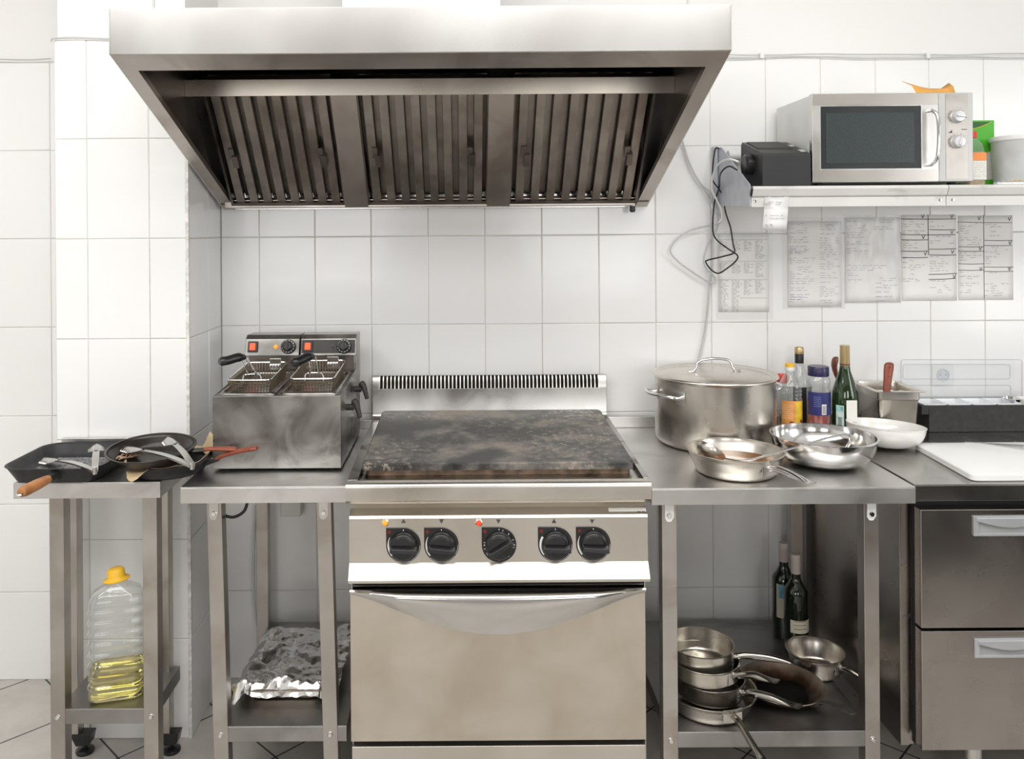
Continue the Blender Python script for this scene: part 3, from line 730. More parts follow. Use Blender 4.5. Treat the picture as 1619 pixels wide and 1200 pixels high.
def rivetplate(m, R, zc, hw=.028, hh=.017, Rf=None):
    """curved fixing plate on the vessel wall around +x"""
    secs = []
    for k in range(9):
        a = (-hw+2*hw*k/8)/R; c, s_ = math.cos(a), math.sin(a)
        secs.append([((R+d)*c,(R+d)*s_,zc+q) for d,q in ((.0004,-hh),(.0024,-hh),(.0024,hh),(.0004,hh))])
    m.loft(secs)
def rivets(m, R, zc, hw=.021, hh=.010, n=((-1,-1),(-1,1),(1,-1),(1,1),(-.55,1),(.55,1),(-1,0),(1,0))):
    for a_, q in n:
        a = a_*hw/R; v = Vector((math.cos(a),math.sin(a),0)); p = v*(R+.0022)+Vector((0,0,zc+q*hh))
        x = Matrix.Translation(p) @ v.to_track_quat('Z','Y').to_matrix().to_4x4()
        mm = MB(x); mm.lathe([(.0018,0),(.0012,.0009),(0,.0012)], (0,0,0), 8); m.v += mm.v if False else []
        b = len(m.v); m.v += mm.v; m.f += [[b+i for i in f] for f in mm.f]; m.mi += mm.mi
def pan(name, label, cat, R, r, h, hz, L, loc, rz, rise=0, mat='pot', group=None, tx=0, ty=0, fl=.012, hw=.0112, plate=True):
    t = thing(name, label, cat, (0,0,0), group)
    MB().lathe(vessel(R, r, h, fl=fl), (0,0,0), 72).build('pan_body', M[mat], t, angle=50)
    Rm = r+(R-r)*hz/h
    m = MB(); tubehandle(m, Rm+.002, hz, L, rise, hw); hd_ = m.build('handle', M['chrome'] if loc[2] > .6 else M['hsteel'], t, angle=60)
    if plate:
        m = MB(); rivetplate(m, Rm, hz); pb = m.build('rivet_plate', M['steel'], t, bevel=.0006)
        m = MB(); rivets(m, Rm, hz); m.build('rivets', M['panin'], pb)
    return place(t, loc, rz, tx, ty)
def arc_label(m, R, z0, z1, a0, a1, c=(0,0,0), n=14, d=.0005):
    secs = []
    vs = []; fs = []
    for k in range(n+1):
        a = math.radians(a0+(a1-a0)*k/n); vs += [(c[0]+(R+d)*math.cos(a),c[1]+(R+d)*math.sin(a),c[2]+z0),(c[0]+(R+d)*math.cos(a),c[1]+(R+d)*math.sin(a),c[2]+z1)]
        if k: fs.append((2*k-2,2*k,2*k+1,2*k-1))
    m.add(vs, fs)
rg_ = random.Random(11)
def scribble(m, x0, x1, z, h, y, th=.0006, r=rg_, fill=.8, word=.012):
    x = x0
    while x < x1-.004:
        w_ = min(r.uniform(.5,1.5)*word, x1-x)
        if r.random() < fill:
            k = max(3, int(w_/.0022)); pts = [(x+w_*i/k, z+r.uniform(-h,h)*(1 if i % 2 else -1)*.5) for i in range(k+1)]
            m.ribbon(pts, th, y)
        x += w_+word*.35
def arc_text(m, R, a0, a1, z, h, c=(0,0,0), th=.0006):
    """fine print lines around a bottle"""
    a = a0
    while a < a1:
        w_ = rg_.uniform(3,9); b = min(a+w_, a1); arc_label(m, R, z-h/2, z+h/2, a, b, c, 3, .0009); a = b+2.5
# ================================================================ DOUBLE FRYER
fy = thing('double_fryer', 'double countertop deep fryer of smudged stainless steel with red lit switches', 'deep fryer', (-.53,-.36,T1Z))
FX0, FX1, FY0, FY1 = -.722, -.357, -.53, -.20
FZ0, FZ1 = T1Z+.008, 1.09
def fzt(y): return FZ1+(y-FY0)*.035
m = MB()
m.prism([(FY0,FZ0),(FY0,FZ1),(FY0+.003,FZ1),(FY0+.003,FZ0)], 'x', FX0, FX1)
for a, b in ((FX0,FX0+.002),(FX1-.002,FX1)):
    m.prism([(FY0+.003,FZ0),(FY0+.003,FZ1),(-.10,fzt(-.10)+.01),(-.10,FZ0)], 'x', a, b)
m.box(FX0+.002,FX1-.002,-.102,-.10,FZ0,fzt(-.1)+.01)
m.build('casing', M['fryer'], fy, bevel=.0012)
m = MB()
for x in (FX0+.03,FX1-.03):
    for y in (FY0+.03,-.14): m.lathe([(0,0),(.014,0),(.014,.0085),(0,.0085)], (x,y,T1Z), 14)
m.build('foot', M['rubber'], fy)
# two oil tanks with rolled rims
mid = (FX0+FX1)/2
tx = [(FX0+.012, mid-.006), (mid+.006, FX1-.012)]
for a, b in tx:
    m = MB()
    y0, y1 = FY0+.010, FY1-.005
    def ring(i, z): return [(x,y,fzt(y)+z) for x,y in rrect(a+i,b-i,y0+i,y1-i,.02,4)]
    m.loft([ring(0,-.004),ring(0,.003),ring(.003,.007),ring(.008,.007),ring(.011,.003),ring(.013,-.01),ring(.016,-.09)], cap=False)
    bot = ring(.016,-.09); m.add(bot, [tuple(range(len(bot)))])
    m.build('tank', M['fryer'], fy, angle=60)
    m = MB(); bot = ring(.017,-.045); m.add(bot, [tuple(range(len(bot)))]); m.build('oil', plain('dark_fryer_oil', (.05,.025,.008), .05), fy)
m = MB(); m.prism([(FY0+.003,fzt(FY0)-.003),(FY1,fzt(FY1)-.003),(FY1,fzt(FY1)-.001),(FY0+.003,fzt(FY0)-.001)], 'x', FX0+.002, FX1-.002); m.build('deck', M['fryer'], fy)
# heads
for k, (a, b) in enumerate(((at(386,562,-.21).x, at(472,562,-.21).x),(at(474.5,562,-.21).x, at(562,562,-.21).x))):
    zb = at(470,561,-.21).z; zt_ = at(470,536,-.195).z; zq = at(470,531,-.17).z
    m = MB(); m.prism([(-.205,zb),(-.19,zt_),(-.172,zt_+.012),(-.09,zt_+.010),(-.09,zb-.09),(-.186,zb-.09),(-.186,zb-.004),(-.205,zb-.004)], 'x', a, b)
    hm = M['fryer'] if k == 0 else plain('dark_head_panel', (.05,.048,.046), .3, .6, .4, 9)
    ho = m.build('control_head', M['fryer'], fy, bevel=.0015)
    ang = math.atan2(.015, zt_-zb)
    cz = (zb+zt_)/2; 
    def face(px, dz=0): x = at(px,549,-.20).x; return Matrix.Translation((x,-.1985,cz+dz)) @ Matrix.Rotation(ang,4,'X').inverted() @ Matrix.Rotation(math.radians(90),4,'X')
    if k == 1:
        xc = (a+b)/2; hx = (b-a)/2-.003; f = face(518); f.translation.x = xc
        MB(f).box(-hx,hx,-.022,.022,.0004,.0012).build('face_plate', hm, ho)
    m = MB(face(400 if k == 0 else 487)); m.box(-.016,.016,-.018,.018,0,.006); sw = m.build('switch', M['plast'], ho, bevel=.002)
    m = MB(face(400 if k == 0 else 487)); m.box(-.009,.009,-.011,.011,.0062,.010); m.build('rocker', lamp('lit_red_switch', (1,.07,.02), 1.6), sw, bevel=.001)
    m = MB(face(456 if k == 0 else 544)); m.lathe([(.024,0),(.024,.006),(.022,.009),(.016,.010),(.015,.020),(.012,.022),(0,.022)], (0,0,0), 36); m.box(-.0025,.0025,-.015,.015,.020,.027)
    dl = m.build('dial', M['plast'], ho, angle=30)
    m = MB(face(456 if k == 0 else 544))
    for i in range(11):
        a_ = math.radians(110-27*i); c = Vector((.0195*math.cos(a_),.0195*math.sin(a_),0)); m.box(c.x-.0010,c.x+.0010,c.y-.0014,c.y+.0014,.0094,.0104)
    m.build('dial_numbers', M['whitelab'], dl)
    if k == 0: MB(face(436)).lathe([(.007,0),(.007,.003),(.004,.006),(0,.007)], (0,0,0), 16).build('indicator_light', lamp('orange_lamp', (1,.28,.03), .9), ho)
    else: MB(face(525)).lathe([(.005,0),(.005,.003),(0,.0035)], (0,0,0), 16).build('indicator_light', M['plast'], ho)
    # element stem down to the tank
    MB().box(a+.01,b-.01,-.19,-.187,zb-.075,zb-.004).build('element_cover', M['grease'], ho)
# drain tap levers on the right side
m = MB(); xx = FX1
for yq, z0 in ((-.40,1.03),(-.22,1.05)):
    m = MB(); m.tube([(xx,yq,z0),(xx+.02,yq,z0)], .010, 12)
    m.tube(spline([(xx+.018,yq,z0+.02),(xx+.026,yq-.004,z0+.012),(xx+.034,yq-.010,z0-.008),(xx+.040,yq-.014,z0-.030)], 4), [.009,.010,.011,.011,.011,.010,.010,.009,.008,.008,.007,.007,.006], 10)
    m.build('tap', M['greyp'] if False else M['plastm'], fy)
# baskets
def basket(label, x0, x1, y0, y1, zt0, zt1, dep_, hp, group='frying baskets'):
    t_ = thing('frying_basket', label, 'frying basket', ((x0+x1)/2,(y0+y1)/2,zt0-dep_), group)
    def zz(y): return zt0+(zt1-zt0)*(y-y0)/(y1-y0)
    rim = [(x,y,zz(y)) for x,y in rrect(x0,x1,y0,y1,.014,4)]
    MB().tube(rim, .0019, 6, closed=True).build('rim', M['chrome'], t_)
    m = MB(); q = .0085; w_ = .0011
    nx = int((x1-x0)/q); ny = int((y1-y0)/q); nzz = int(dep_/q)
    ins = .010
    for k in range(1, nx):
        x = x0+(x1-x0)*k/nx; xb = (x0+x1)/2+(x-(x0+x1)/2)*.88
        m.tube([(x,y0,zz(y0)),(xb,y0+ins,zz(y0)-dep_),(xb,y1-ins,zz(y0)-dep_),(x,y1,zz(y1))], w_, 4)
    for k in range(1, ny):
        y = y0+(y1-y0)*k/ny
        m.tube([(x0,y,zz(y)),(x0+ins,y,zz(y0)-dep_),(x1-ins,y,zz(y0)-dep_),(x1,y,zz(y))], w_, 4)
    for k in range(1, nzz):
        f_ = k/nzz; m.tube([(x,y,zz(y)*(1-f_)+(zz(y0)-dep_)*f_) for x,y in rrect(x0+ins*f_,x1-ins*f_,y0+ins*f_,y1-ins*f_,.012,2)], w_, 4, closed=True)
    m.build('wire_mesh', plain('bronzed_wire', (.20,.16,.11), .35, .8, .2), t_)
    xm = (x0+x1)/2; hy = y0+.045; 
    m = MB(); zc = zz(hy)
    m.tube(spline([(xm-.028,hy-.006,zc-.016),(xm-.026,hy,zc+.002),(xm-.015,hy+.004,zc+.006),(xm+.012,hy+.004,zc+.006),(xm+.024,hy,zc+.002),(xm+.028,hy-.006,zc-.016)], 4), .0022, 6)
    hx, hz_ = at(*hp[1], hy-.01).x, at(*hp[1], hy-.01).z
    m.tube([(xm-.012,hy+.004,zc+.006),(hx-.012,hy-.008,hz_)], .0022, 6); m.tube([(xm+.010,hy+.004,zc+.006),(hx+.010,hy-.008,hz_)], .0022, 6)
    m.build('handle_wires', M['chrome'], t_)
    a = Vector((hx+.004,hy-.008,hz_+.002)); b = at(*hp[0], hy-.06)
    m = MB(); ps = spline([a, a*.7+b*.3+Vector((0,0,.003)), a*.35+b*.65, b], 4); n = len(ps)
    m.tube(ps, [.008+.0075*min(1,i/3)-(.005 if i == n-1 else 0) for i in range(n)], 12, flat=.85); m.build('handle', M['plast'], t_)
    m = MB(); m.box(xm+.006,xm+.042,y1-.003,y1+.004,zz(y1)-.022,zz(y1)+.012)
    for i in range(4): m.lathe([(.0035,-.010),(.0045,0),(.0035,.002)], (xm+.010+.0085*i,y1-.006,zz(y1)-.006), 8)
    m.build('hook', M['chrome'], t_, bevel=.001)
    return t_
def bz(px, py, Y): return at(px,py,Y).z
basket('left wire frying basket with black handle resting in the double fryer', -.690,-.563,-.50,-.265,bz(400,601,-.50),bz(400,573,-.265),.048,((347,572),(385,566)))
basket('right wire frying basket with black handle resting in the double fryer', -.508,-.381,-.50,-.265,bz(480,599,-.50),bz(500,570,-.265),.048,((462,574),(493,564)))
# ================================================================ LEFT TABLE: griddle pan, frying pans, tongs, parchment
gp = thing('griddle_pan', 'square black cast iron griddle pan with light wooden handle at far left', 'griddle pan', (-1.12,-.50,T0Z))
x0, x1, y0, y1, zb, zt_ = -1.262,-.985,-.668,-.385,T0Z+.0005,.926
m = MB()
def rg2(i, z): return [(x,y,z) for x,y in rrect(x0+i,x1-i,y0+i,y1-i,.055-i*.4,7)]
m.loft([rg2(.03,zb),rg2(.024,zb+.004),rg2(.004,zt_-.004),rg2(.0,zt_-.001),rg2(.001,zt_+.001),rg2(.005,zt_),rg2(.008,zt_-.004),rg2(.016,zb+.022),rg2(.027,zb+.010),rg2(.034,zb+.008)], cap=False)
b1 = rg2(.03,zb); m.add(b1, [tuple(range(len(b1)))]); b2 = rg2(.034,zb+.008); m.add(b2, [tuple(range(len(b2)))])
for s_ in (0,1): m.prism(rrect(x0-.008+.0,x0+.006,-.47,-.44,.004,3) if s_ == 0 else rrect(x0-.004,x0+.006,-.535,-.52,.004,3), 'z', zt_-.014, zt_-.004)
m.build('pan_body', M['black'], gp, angle=50)
m = MB()
for k in range(19):
    y = y0+.045+(y1-y0-.09)*k/18; m.prism([(y-.003,zb+.0085),(y+.003,zb+.0085),(y+.0015,zb+.0125),(y-.0015,zb+.0125)], 'x', x0+.038+(.012 if k in(0,18) else 0), x1-.038-(.012 if k in (0,18) else 0))
m.build('ridges', M['ridge'], gp)
a = at(85,752,-.665); b = at(33,779,-.80)
a = Vector((a.x,-.655,.905)); d = (b-a); L = d.length
m = MB(); m.tube([a-d*.04,a+d*.15,a+d*.24], [.016,.012,.0105], 12); m.build('socket', M['black'], gp)
m = MB(); m.tube([a+d*.22,a+d*.3,a+d*.6,a+d*.9,a+d*.985,a+d*1.0], [.0105,.0125,.0145,.0145,.012,.009], 16); wh = m.build('handle', M['wood'], gp)
m = MB(); e = a+d*.97; u_ = d.normalized(); s2 = u_.cross(Vector((0,0,1))).normalized()
m.tube([e+u_*(.012*math.cos(q)+.004)+Vector((0,0,-.003)) + s2*.008*math.sin(q) for q in [2*PI*i/16 for i in range(16)]], .0026, 6, closed=True)
m.build('hanging_ring', M['chrome'], wh)
def tongs(label, hinge, ta, tb, za=None):
    """V of two pressed steel arms with scalloped scoop heads"""
    t_ = thing('serving_tongs', label, 'tongs', tuple(hinge))
    for k, (tip, sgn) in enumerate(((ta,1),(tb,-1))):
        h = Vector(hinge); tip = Vector(tip); d = tip-h; L = d.length; u = d.normalized()
        side = u.cross(Vector((0,0,1))).normalized(); up = side.cross(u).normalized()
        m = MB(); n = 14; secs = []
        for i in range(n+1):
            s_ = i/n*.72; w_ = .0075+.0015*math.sin(s_*4); p = h+u*L*s_+up*(.006*math.sin(s_*PI/.72))
            t1 = .0011; dp = .006*(1-s_*.8)
            sec = [(-w_,-dp),(-w_,0),(w_,0),(w_,-dp),(w_-t1,-dp),(w_-t1,-t1),(-w_+t1,-t1),(-w_+t1,-dp)]
            secs.append([p+side*q[0]+up*q[1] for q in sec])
        m.loft(secs); 
        # scoop head: shallow bowl with scalloped edge
        hl = L*.32; c0 = h+u*L*.70
        nu, nv = 40, 10
        rows = []
        for i in range(nu+1):
            s_ = i/nu; q1 = min(1, s_/.38); w_ = .007+.0135*(q1*q1*(3-2*q1))
            if s_ > .78: w_ *= math.sqrt(max(.0, 1-((s_-.78)/.22)**2))*.92+.08
            edge = .0022*(1 if i % 4 < 2 else -1) if s_ > .32 else 0
            row = []
            for j in range(nv+1):
                q = -1+2*j/nv; dome = .012*(q1*.8+.2)*(1-q*q)
                row.append(c0+u*(hl*s_*(1-.02*(i % 4 < 2)))+side*((w_+edge*abs(q)**4)*q)+up*(-.008*q1+dome-.006*s_))
            rows.append(row)
        m.loft(rows, cap=False, closed=False)
        m.build('arm', M['tong'], t_, angle=50)
    h = Vector(hinge); m = MB(Matrix.Translation(h)); m.tube([(0,0,-.011),(0,0,.007)], .0055, 12); m.build('hinge_pin', M['chrome'], t_)
    return t_
def P3(px, py, Z): return onz(px, py, Z)
tongs('stainless serving tongs lying open in the square griddle pan', P3(150,743,.938), P3(70,722,.915), P3(153,701,.955))
def fpan(name, label, c, R, r, h, t_in, rz, tx=0, ty=0, L=.16, hmat='redwood', rise=.01, hr=.011):
    t_ = thing(name, label, 'frying pan', (0,0,0))
    MB().lathe(vessel(R, r, h, .003, .012, .0022), (0,0,0), 72).build('pan_body', t_in, t_, angle=50)
    m = MB(); m.tube([(R-.008,0,h*.7),(R+.035,0,h*.85+rise*.2)], [.012,.009], 10, flat=.6); m.build('handle_bracket', M['plast'], t_)
    m = MB(); P = [(R+.03,0,h*.85+rise*.2),(R+.05,0,h*.9+rise*.4),(R+L*.7,0,h*.9+rise*.8),(R+L,0,h*.9+rise)]
    pp = spline(P, 4); m.tube(pp, [hr*(.75+.35*i/(len(pp)-1)) if i < len(pp)-1 else hr*.6 for i in range(len(pp))], 12, flat=.65)
    ho = m.build('handle', M[hmat], t_)
    return place(t_, c, rz, tx, ty)
M['burnt'] = plain('burnt_black_pan', (.022,.017,.014), .28, .3, .9, 9, bmp=.15)
c2 = Vector((-.846,-.532,T0Z+.0005))
fpan('frying_pan', 'lower black frying pan under brown parchment, red-brown handle pointing up to the right', c2, .121,.100,.040,M['black'], -14, 0, 0, L=.155, rise=.045)
c1_ = Vector((-.884,-.560,T0Z+.040))
fpan('frying_pan', 'round black frying pan on top of another, holding tongs and meat scraps', c1_, .119,.097,.038,M['burnt'], -4, 5.5, 0, L=.125, rise=.0, hr=.010)
# parchment sheet between the pans
def sheet(name, pts, mat, label, cat, nu=20, nv=14, th=.0006, wr=.004, seed=1):
    """pts: 4 corners (c00,c10,c11,c01) blended bilinearly with creases"""
    c = [Vector(p) for p in pts]
    def fn(u, v):
        p = c[0]*(1-u)*(1-v)+c[1]*u*(1-v)+c[2]*u*v+c[3]*(1-u)*v
        q = noise.noise(p*22+Vector((seed,0,0)))
        return p+Vector((0,0,q*wr))
    o = MB().grid(fn, nu, nv).build(name, mat, None, solid=th)
    return tag(o, label, cat)
def parchment():
    zc = T0Z+.036
    R1, R2 = .118, .137
    ctr = Vector((-.846,-.532,0)); m = MB()
    N = 72; rows = []
    def flap(a):  # how far the sheet pokes beyond the lower pan, and how high
        deg = math.degrees(a) % 360
        e, z = .0, 0
        for c0_, wdt, ee, zz in ((247,17,.030,-.030),(350,18,.006,.018),(14,20,.004,.045),(40,18,.008,.050)):
            dd = abs((deg-c0_+180) % 360-180)
            if dd < wdt: k = math.cos(dd/wdt*PI/2); e += ee*k**.7; z += zz*k
        return e, z
    for i in range(9):
        row = []
        for k in range(N):
            a = 2*PI*k/N; e, z = flap(a)
            s_ = i/8; r_ = .100+(.018+e+.003*math.sin(7*a))*s_
            zz = T0Z+.036+.006*s_+z*s_**1.6+.0015*math.sin(11*a+1)*s_
            row.append(ctr+Vector((r_*math.cos(a), r_*math.sin(a), zz)))
        rows.append(row)
    vs = [p for r in rows for p in r]; fs = [(i*N+k,i*N+(k+1) % N,(i+1)*N+(k+1) % N,(i+1)*N+k) for i in range(8) for k in range(N)]
    m.add(vs, fs)
    return tag(m.build('parchment_paper', M['parch'], None, solid=.0005), 'crumpled brown parchment paper sticking out between the two stacked frying pans', 'parchment paper')
parchment()
sc_ = MB()
r8 = random.Random(8)
for k in range(12):
    p = c1_+Vector((-.066+r8.uniform(-.022,.022),.0+r8.uniform(-.03,.03),.010)); q = r8.uniform(0,PI); l_ = r8.uniform(.006,.013)
    sc_.tube([p-Vector((l_*math.cos(q),l_*math.sin(q),0)),p+Vector((0,0,.004)),p+Vector((l_*math.cos(q),l_*math.sin(q),.001))], [.002,.0035,.0015], 6)
tag(sc_.build('meat_scraps', plain('meat_scraps', (.42,.26,.17), .5, 0, .3, 60)), 'browned meat scraps at the left side of the round frying pan', 'food scraps', kind='stuff')
tongs('stainless serving tongs lying open across the round black frying pan', P3(304,735,.965), P3(196,703,.950), P3(266,690,.972))
# ================================================================ OIL JUG on the left lower shelf
jg = thing('oil_jug', 'clear plastic cooking oil jug with yellow cap, partly full, on the low shelf', 'oil jug', (-1.0,-.53,.2455))
J = Matrix.Translation((-1.000,-.525,.2460)) @ Matrix.Rotation(math.radians(14),4,'Z')
jw, jd = .073, .050
def jsec(w, d, z, r=.026): return [(x,y,z) for x,y in rrect(-w,w,-d,d,min(r,w*.8,d*.8),5)]
zsx = []
for k in range(45):
    z = .268*k/44; rb2 = 0 if z < .03 else .0028*math.sin(z*2*PI/.030)
    if .06 < z < .085: rb2 = 0
    zsx.append((jw+rb2-(.006 if k == 0 else 0), jd+rb2-(.006 if k == 0 else 0), z))
zsx += [(jw-.004,jd-.003,.280),(jw-.012,jd-.010,.295),(jw-.030,jd-.022,.307),(.026,.024,.315),(.019,.019,.320),(.019,.019,.328)]
m = MB(J); m.loft([jsec(w,d,z) for w,d,z in zsx], cap=False); b = jsec(jw-.006,jd-.006,0); m.add(b,[tuple(range(len(b)))])
m.build('bottle', M['pet'], jg, angle=70)
m = MB(J); m.loft([jsec(w-.0015,d-.0015,max(z,.0015)) for w,d,z in zsx if z < .082]); m.build('oil', M['oil'], jg, angle=60)
JC = J @ Matrix.Translation((0,0,.322)) @ Matrix.Rotation(math.radians(-6),4,'Y')
m = MB(JC); m.lathe([(.019,0),(.036,.002),(.037,.004),(.026,.008),(.0245,.012),(.023,.030),(.019,.034),(0,.035)], (0,0,0), 32, sx=1.0, sy=.85); m.build('cap', M['yellow'], jg, angle=50)
# ================================================================ FOIL TRAY under the fryer table
ft = thing('roasting_tray', 'shallow steel tray on the low shelf under the fryer table, covered with foil', 'tray', (-.52,-.37,.2172))
Z0 = .2175
def tr(i, z): return [(x,y,z) for x,y in rrect(-.648+i,-.395-i,-.535+i,-.215-i,.035,5)]
m = MB(); m.loft([tr(.03,Z0),tr(.022,Z0+.004),tr(.012,Z0+.032),tr(.0,Z0+.034),tr(.0,Z0+.036),tr(.014,Z0+.035),tr(.024,Z0+.006),tr(.03,Z0+.003)], cap=False)
b = tr(.03,Z0); m.add(b,[tuple(range(len(b)))]); b = tr(.03,Z0+.003); m.add(b,[tuple(range(len(b)))])
m.build('tray_body', steel('tray_steel', (.55,.45,.33),(.68,.6,.5),.2,.35), ft)
rf = random.Random(21)
pts3 = [(rf.uniform(0,1),rf.uniform(0,1),rf.uniform(-1,1)) for _ in range(46)]
def foil(u, v):
    x = -.668+.30*u; y = -.545+.36*v
    # voronoi facets -> sharp creases
    ds = sorted((((u-a)**2+(v-b)**2)**.5, c) for a,b,c in pts3)[:2]
    q = (ds[1][0]-ds[0][0])
    z = Z0+.050+.016*noise.noise(Vector((u*5,v*5,3)))+.012*min(1,q*9)*ds[0][1]*.8+.003*noise.noise(Vector((u*20,v*20,1)))
    z += .014*math.sin(PI*u)*math.sin(PI*v)
    e = min(u, 1-u, v, 1-v)
    if v < .10: z -= .030*(1-v/.10)**1.3; y += .008*(1-v/.10)
    if u < .10: z -= .022*(1-u/.10)**1.3
    if u < .08 and v < .16: z -= .026*(1-u/.08)*(1-v/.16); x -= .012*(1-u/.08)
    x += .006*noise.noise(Vector((v*14,u*3,7))); y += .006*noise.noise(Vector((u*14,v*3,9)))
    return (x, y, z)
def foil_mat():
    m, nt, p = newmat('aluminium_foil'); p.inputs['Base Color'].default_value = (.80,.80,.80,1); p.inputs['Metallic'].default_value = 1; p.inputs['Roughness'].default_value = .14
    tc = nt.nodes.new('ShaderNodeTexCoord'); v = nt.nodes.new('ShaderNodeTexVoronoi'); v.feature = 'F1'; v.inputs['Scale'].default_value = 38
    nt.links.new(tc.outputs['Object'], v.inputs['Vector']); nt.links.new(bump(nt, v.outputs['Distance'], .45, .004).outputs[0], p.inputs['Normal']); return m
fo_ = MB().grid(foil, 64, 70).build('aluminium_foil', foil_mat(), None, angle=18)
tag(fo_, 'crumpled aluminium foil draped over the tray on the low shelf', 'foil')
# cord, junction box and hanging cables under the fryer table
cable('power_cord', [at(345,790,-.60),at(346,806,-.60),at(358,816,-.60),at(372,817,-.60),at(386,808,-.60),at(392,792,-.60)], .0042, M['cableb'], 'black power cord looping below the fryer table top', n=8)
cable('hanging_cable', [at(405,800,-.06),at(402,850,-.06),at(401,900,-.06),at(402,950,-.06),at(406,985,-.055),at(412,1000,-.05)], .004, M['cable'], 'pale grey cable hanging against the wall under the fryer table', n=8)
jb = at(461,805,-.03); m = MB(); m.box(jb.x-.036,jb.x+.036,-.045,.0,jb.z-.022,jb.z+.03); tag(m.build('junction_box', M['cream'], None, bevel=.006), 'cream junction box on the wall under the fryer table', 'junction box')
# ================================================================ STOCK POT with lid
def revolve(name, mat, parent, prof, n=64, angle=50): return MB().lathe(prof, (0,0,0), n).build(name, mat, parent, angle=angle)
sp_ = thing('stock_pot', 'large stainless steel stock pot standing on the table right of the range', 'pot')
revolve('pot_body', M['pot'], sp_, vessel(.187,.187,.213,.003,.024,.003), 96)
for sgn in (1,-1):
    hz = .162; m = MB(); R = .187
    ha = .34; P = []
    for a, r_ in ((-ha,R+.002),(-ha*1.02,R+.022),(-ha*.85,R+.040),(-ha*.4,R+.048),(0,R+.050),(ha*.4,R+.048),(ha*.85,R+.040),(ha*1.02,R+.022),(ha,R+.002)):
        P.append((sgn*r_*math.cos(a), r_*math.sin(a), hz+.004+(.006 if abs(a) < ha*.9 else 0)))
    m.tube(spline(P, 4), .0055, 10); ho = m.build('handle', M['chrome'], sp_)
    for a in (-ha, ha):
        base_ = 0 if sgn > 0 else PI
        secs = []
        for k in range(7):
            q = base_+a+(-.085+.17*k/6); secs.append([((R+d)*math.cos(q),(R+d)*math.sin(q),hz+z) for d,z in ((.0005,-.020),(.0032,-.020),(.0032,.024),(.0005,.024))])
        MB().loft(secs).build('fixing_plate', M['steel'], ho, bevel=.001)
place(sp_, (.800,-.222,T2Z+.0005), 22)
ld = thing('pot_lid', 'stainless lid with arched handle covering the big stock pot', 'lid')
revolve('lid_disc', M['pot'], ld, [(0,.010),(.10,.008),(.160,.003),(.168,-.002),(.176,.000),(.188,.005),(.193,.004),(.196,.001),(.1965,-.002),(.194,-.004),(.188,.0015),(.176,-.003),(.168,-.0045),(.160,.0),(.10,.005),(0,.007)], 96)
P = [(-.085,0,.010),(-.070,0,.011),(-.062,0,.018),(-.055,0,.036),(-.040,0,.046),(0,0,.050),(.040,0,.046),(.055,0,.036),(.062,0,.018),(.070,0,.011),(.085,0,.010)]
MB().tube(spline(P, 4), .0055, 10, flat=.8).build('handle', M['chrome'], ld)
place(ld, (.800,-.222,T2Z+.0005+.217), 3)
# ================================================================ SAUTE PAN, broth, ladle
SPX, SPY = .757, -.556
pan('saute_pan', 'wide stainless saute pan with brown broth and a ladle, front of the right table', 'pan', .131,.112,.064,.038,.138, (SPX,SPY,T2Z+.0005), -62, rise=.004, fl=.016, hw=.0105)
br = MB().lathe([(0,.0305),(.1175,.0305),(.1165,.0285),(.110,.0285),(0,.0285)], (SPX,SPY,T2Z), 48).build('broth', plain('brown_broth', (.30,.13,.045), .12, 0, .25, 14, coat=.4), None)
tag(br, 'brown broth in the wide saute pan', 'broth', kind='stuff')
def ladle(label, bowl_c, bowl_rot, R, pts, rr, hook=True, name='ladle', rim=None):
    t_ = thing(name, label, 'ladle', tuple(bowl_c))
    X = Matrix.Translation(bowl_c) @ bowl_rot
    pr = [(R*math.sin(a), -R*.75*math.cos(a)) for a in [PI/2*k/10 for k in range(11)]]
    pr += [(R+.0015,.0008),(R-.001,.0012)]+[((R-.0016)*math.sin(a), -(R*.75-.0016)*math.cos(a)) for a in [PI/2*k/10 for k in range(10,-1,-1)]]
    pr[0] = (0,pr[0][1]); pr[-1] = (0,pr[-1][1])
    MB(X).lathe(pr, (0,0,0), 40).build('bowl', M['pot'], t_, angle=50)
    MB().tube(spline(pts, 5), rr, 10, flat=.45, up=(0,0,1)).build('handle', M['chrome'], t_)
    return t_
bc = at(1124,712,-.575); bc = Vector((bc.x,-.575,T2Z+.066))
lp = [bc+Vector((.034,.004,-.022)), at(1178,728,-.600), at(1215,720,-.592), at(1262,706,-.575), at(1306,693,-.560), at(1330,688,-.555), at(1343,688,-.552), at(1345,697,-.552), at(1340,706,-.552), at(1336,713,-.553)]
ladle('long handled stainless ladle, bowl in the saute pan and handle over the mixing bowl', bc, Euler((math.radians(-22),math.radians(38),0)).to_matrix().to_4x4(), .041, lp, .0062)
# ================================================================ MIXING BOWL and WHITE BOWL
def bowlprof(R, rf, h, t, pw=2.2, lip=.004):
    o = [(0,.001),(rf,0)]
    N = 14
    for k in range(1, N+1):
        s_ = k/N; o.append((rf+(R-rf)*math.sin(s_*PI/2)**.95, h*(1-math.cos(s_*PI/2)**.9) if s_ < 1 else h))
    o += [(R+lip,h-.0005),(R+lip,h+.0018),(R-t,h+.0018)]
    for k in range(N-1, 0, -1):
        s_ = k/N; o.append((rf-t+(R-rf)*math.sin(s_*PI/2)**.95, t+(h)*(1-math.cos(s_*PI/2)**.9)))
    o += [(0,t)]
    return o
mbw = MB().lathe(bowlprof(.143,.055,.083,.0018), (0,0,0), 80).build('mixing_bowl', M['bowl'], None, angle=50)
tag(mbw, 'round polished stainless mixing bowl to the right of the saute pan', 'bowl'); mbw.location = (1.036,-.483,T2Z+.0005)
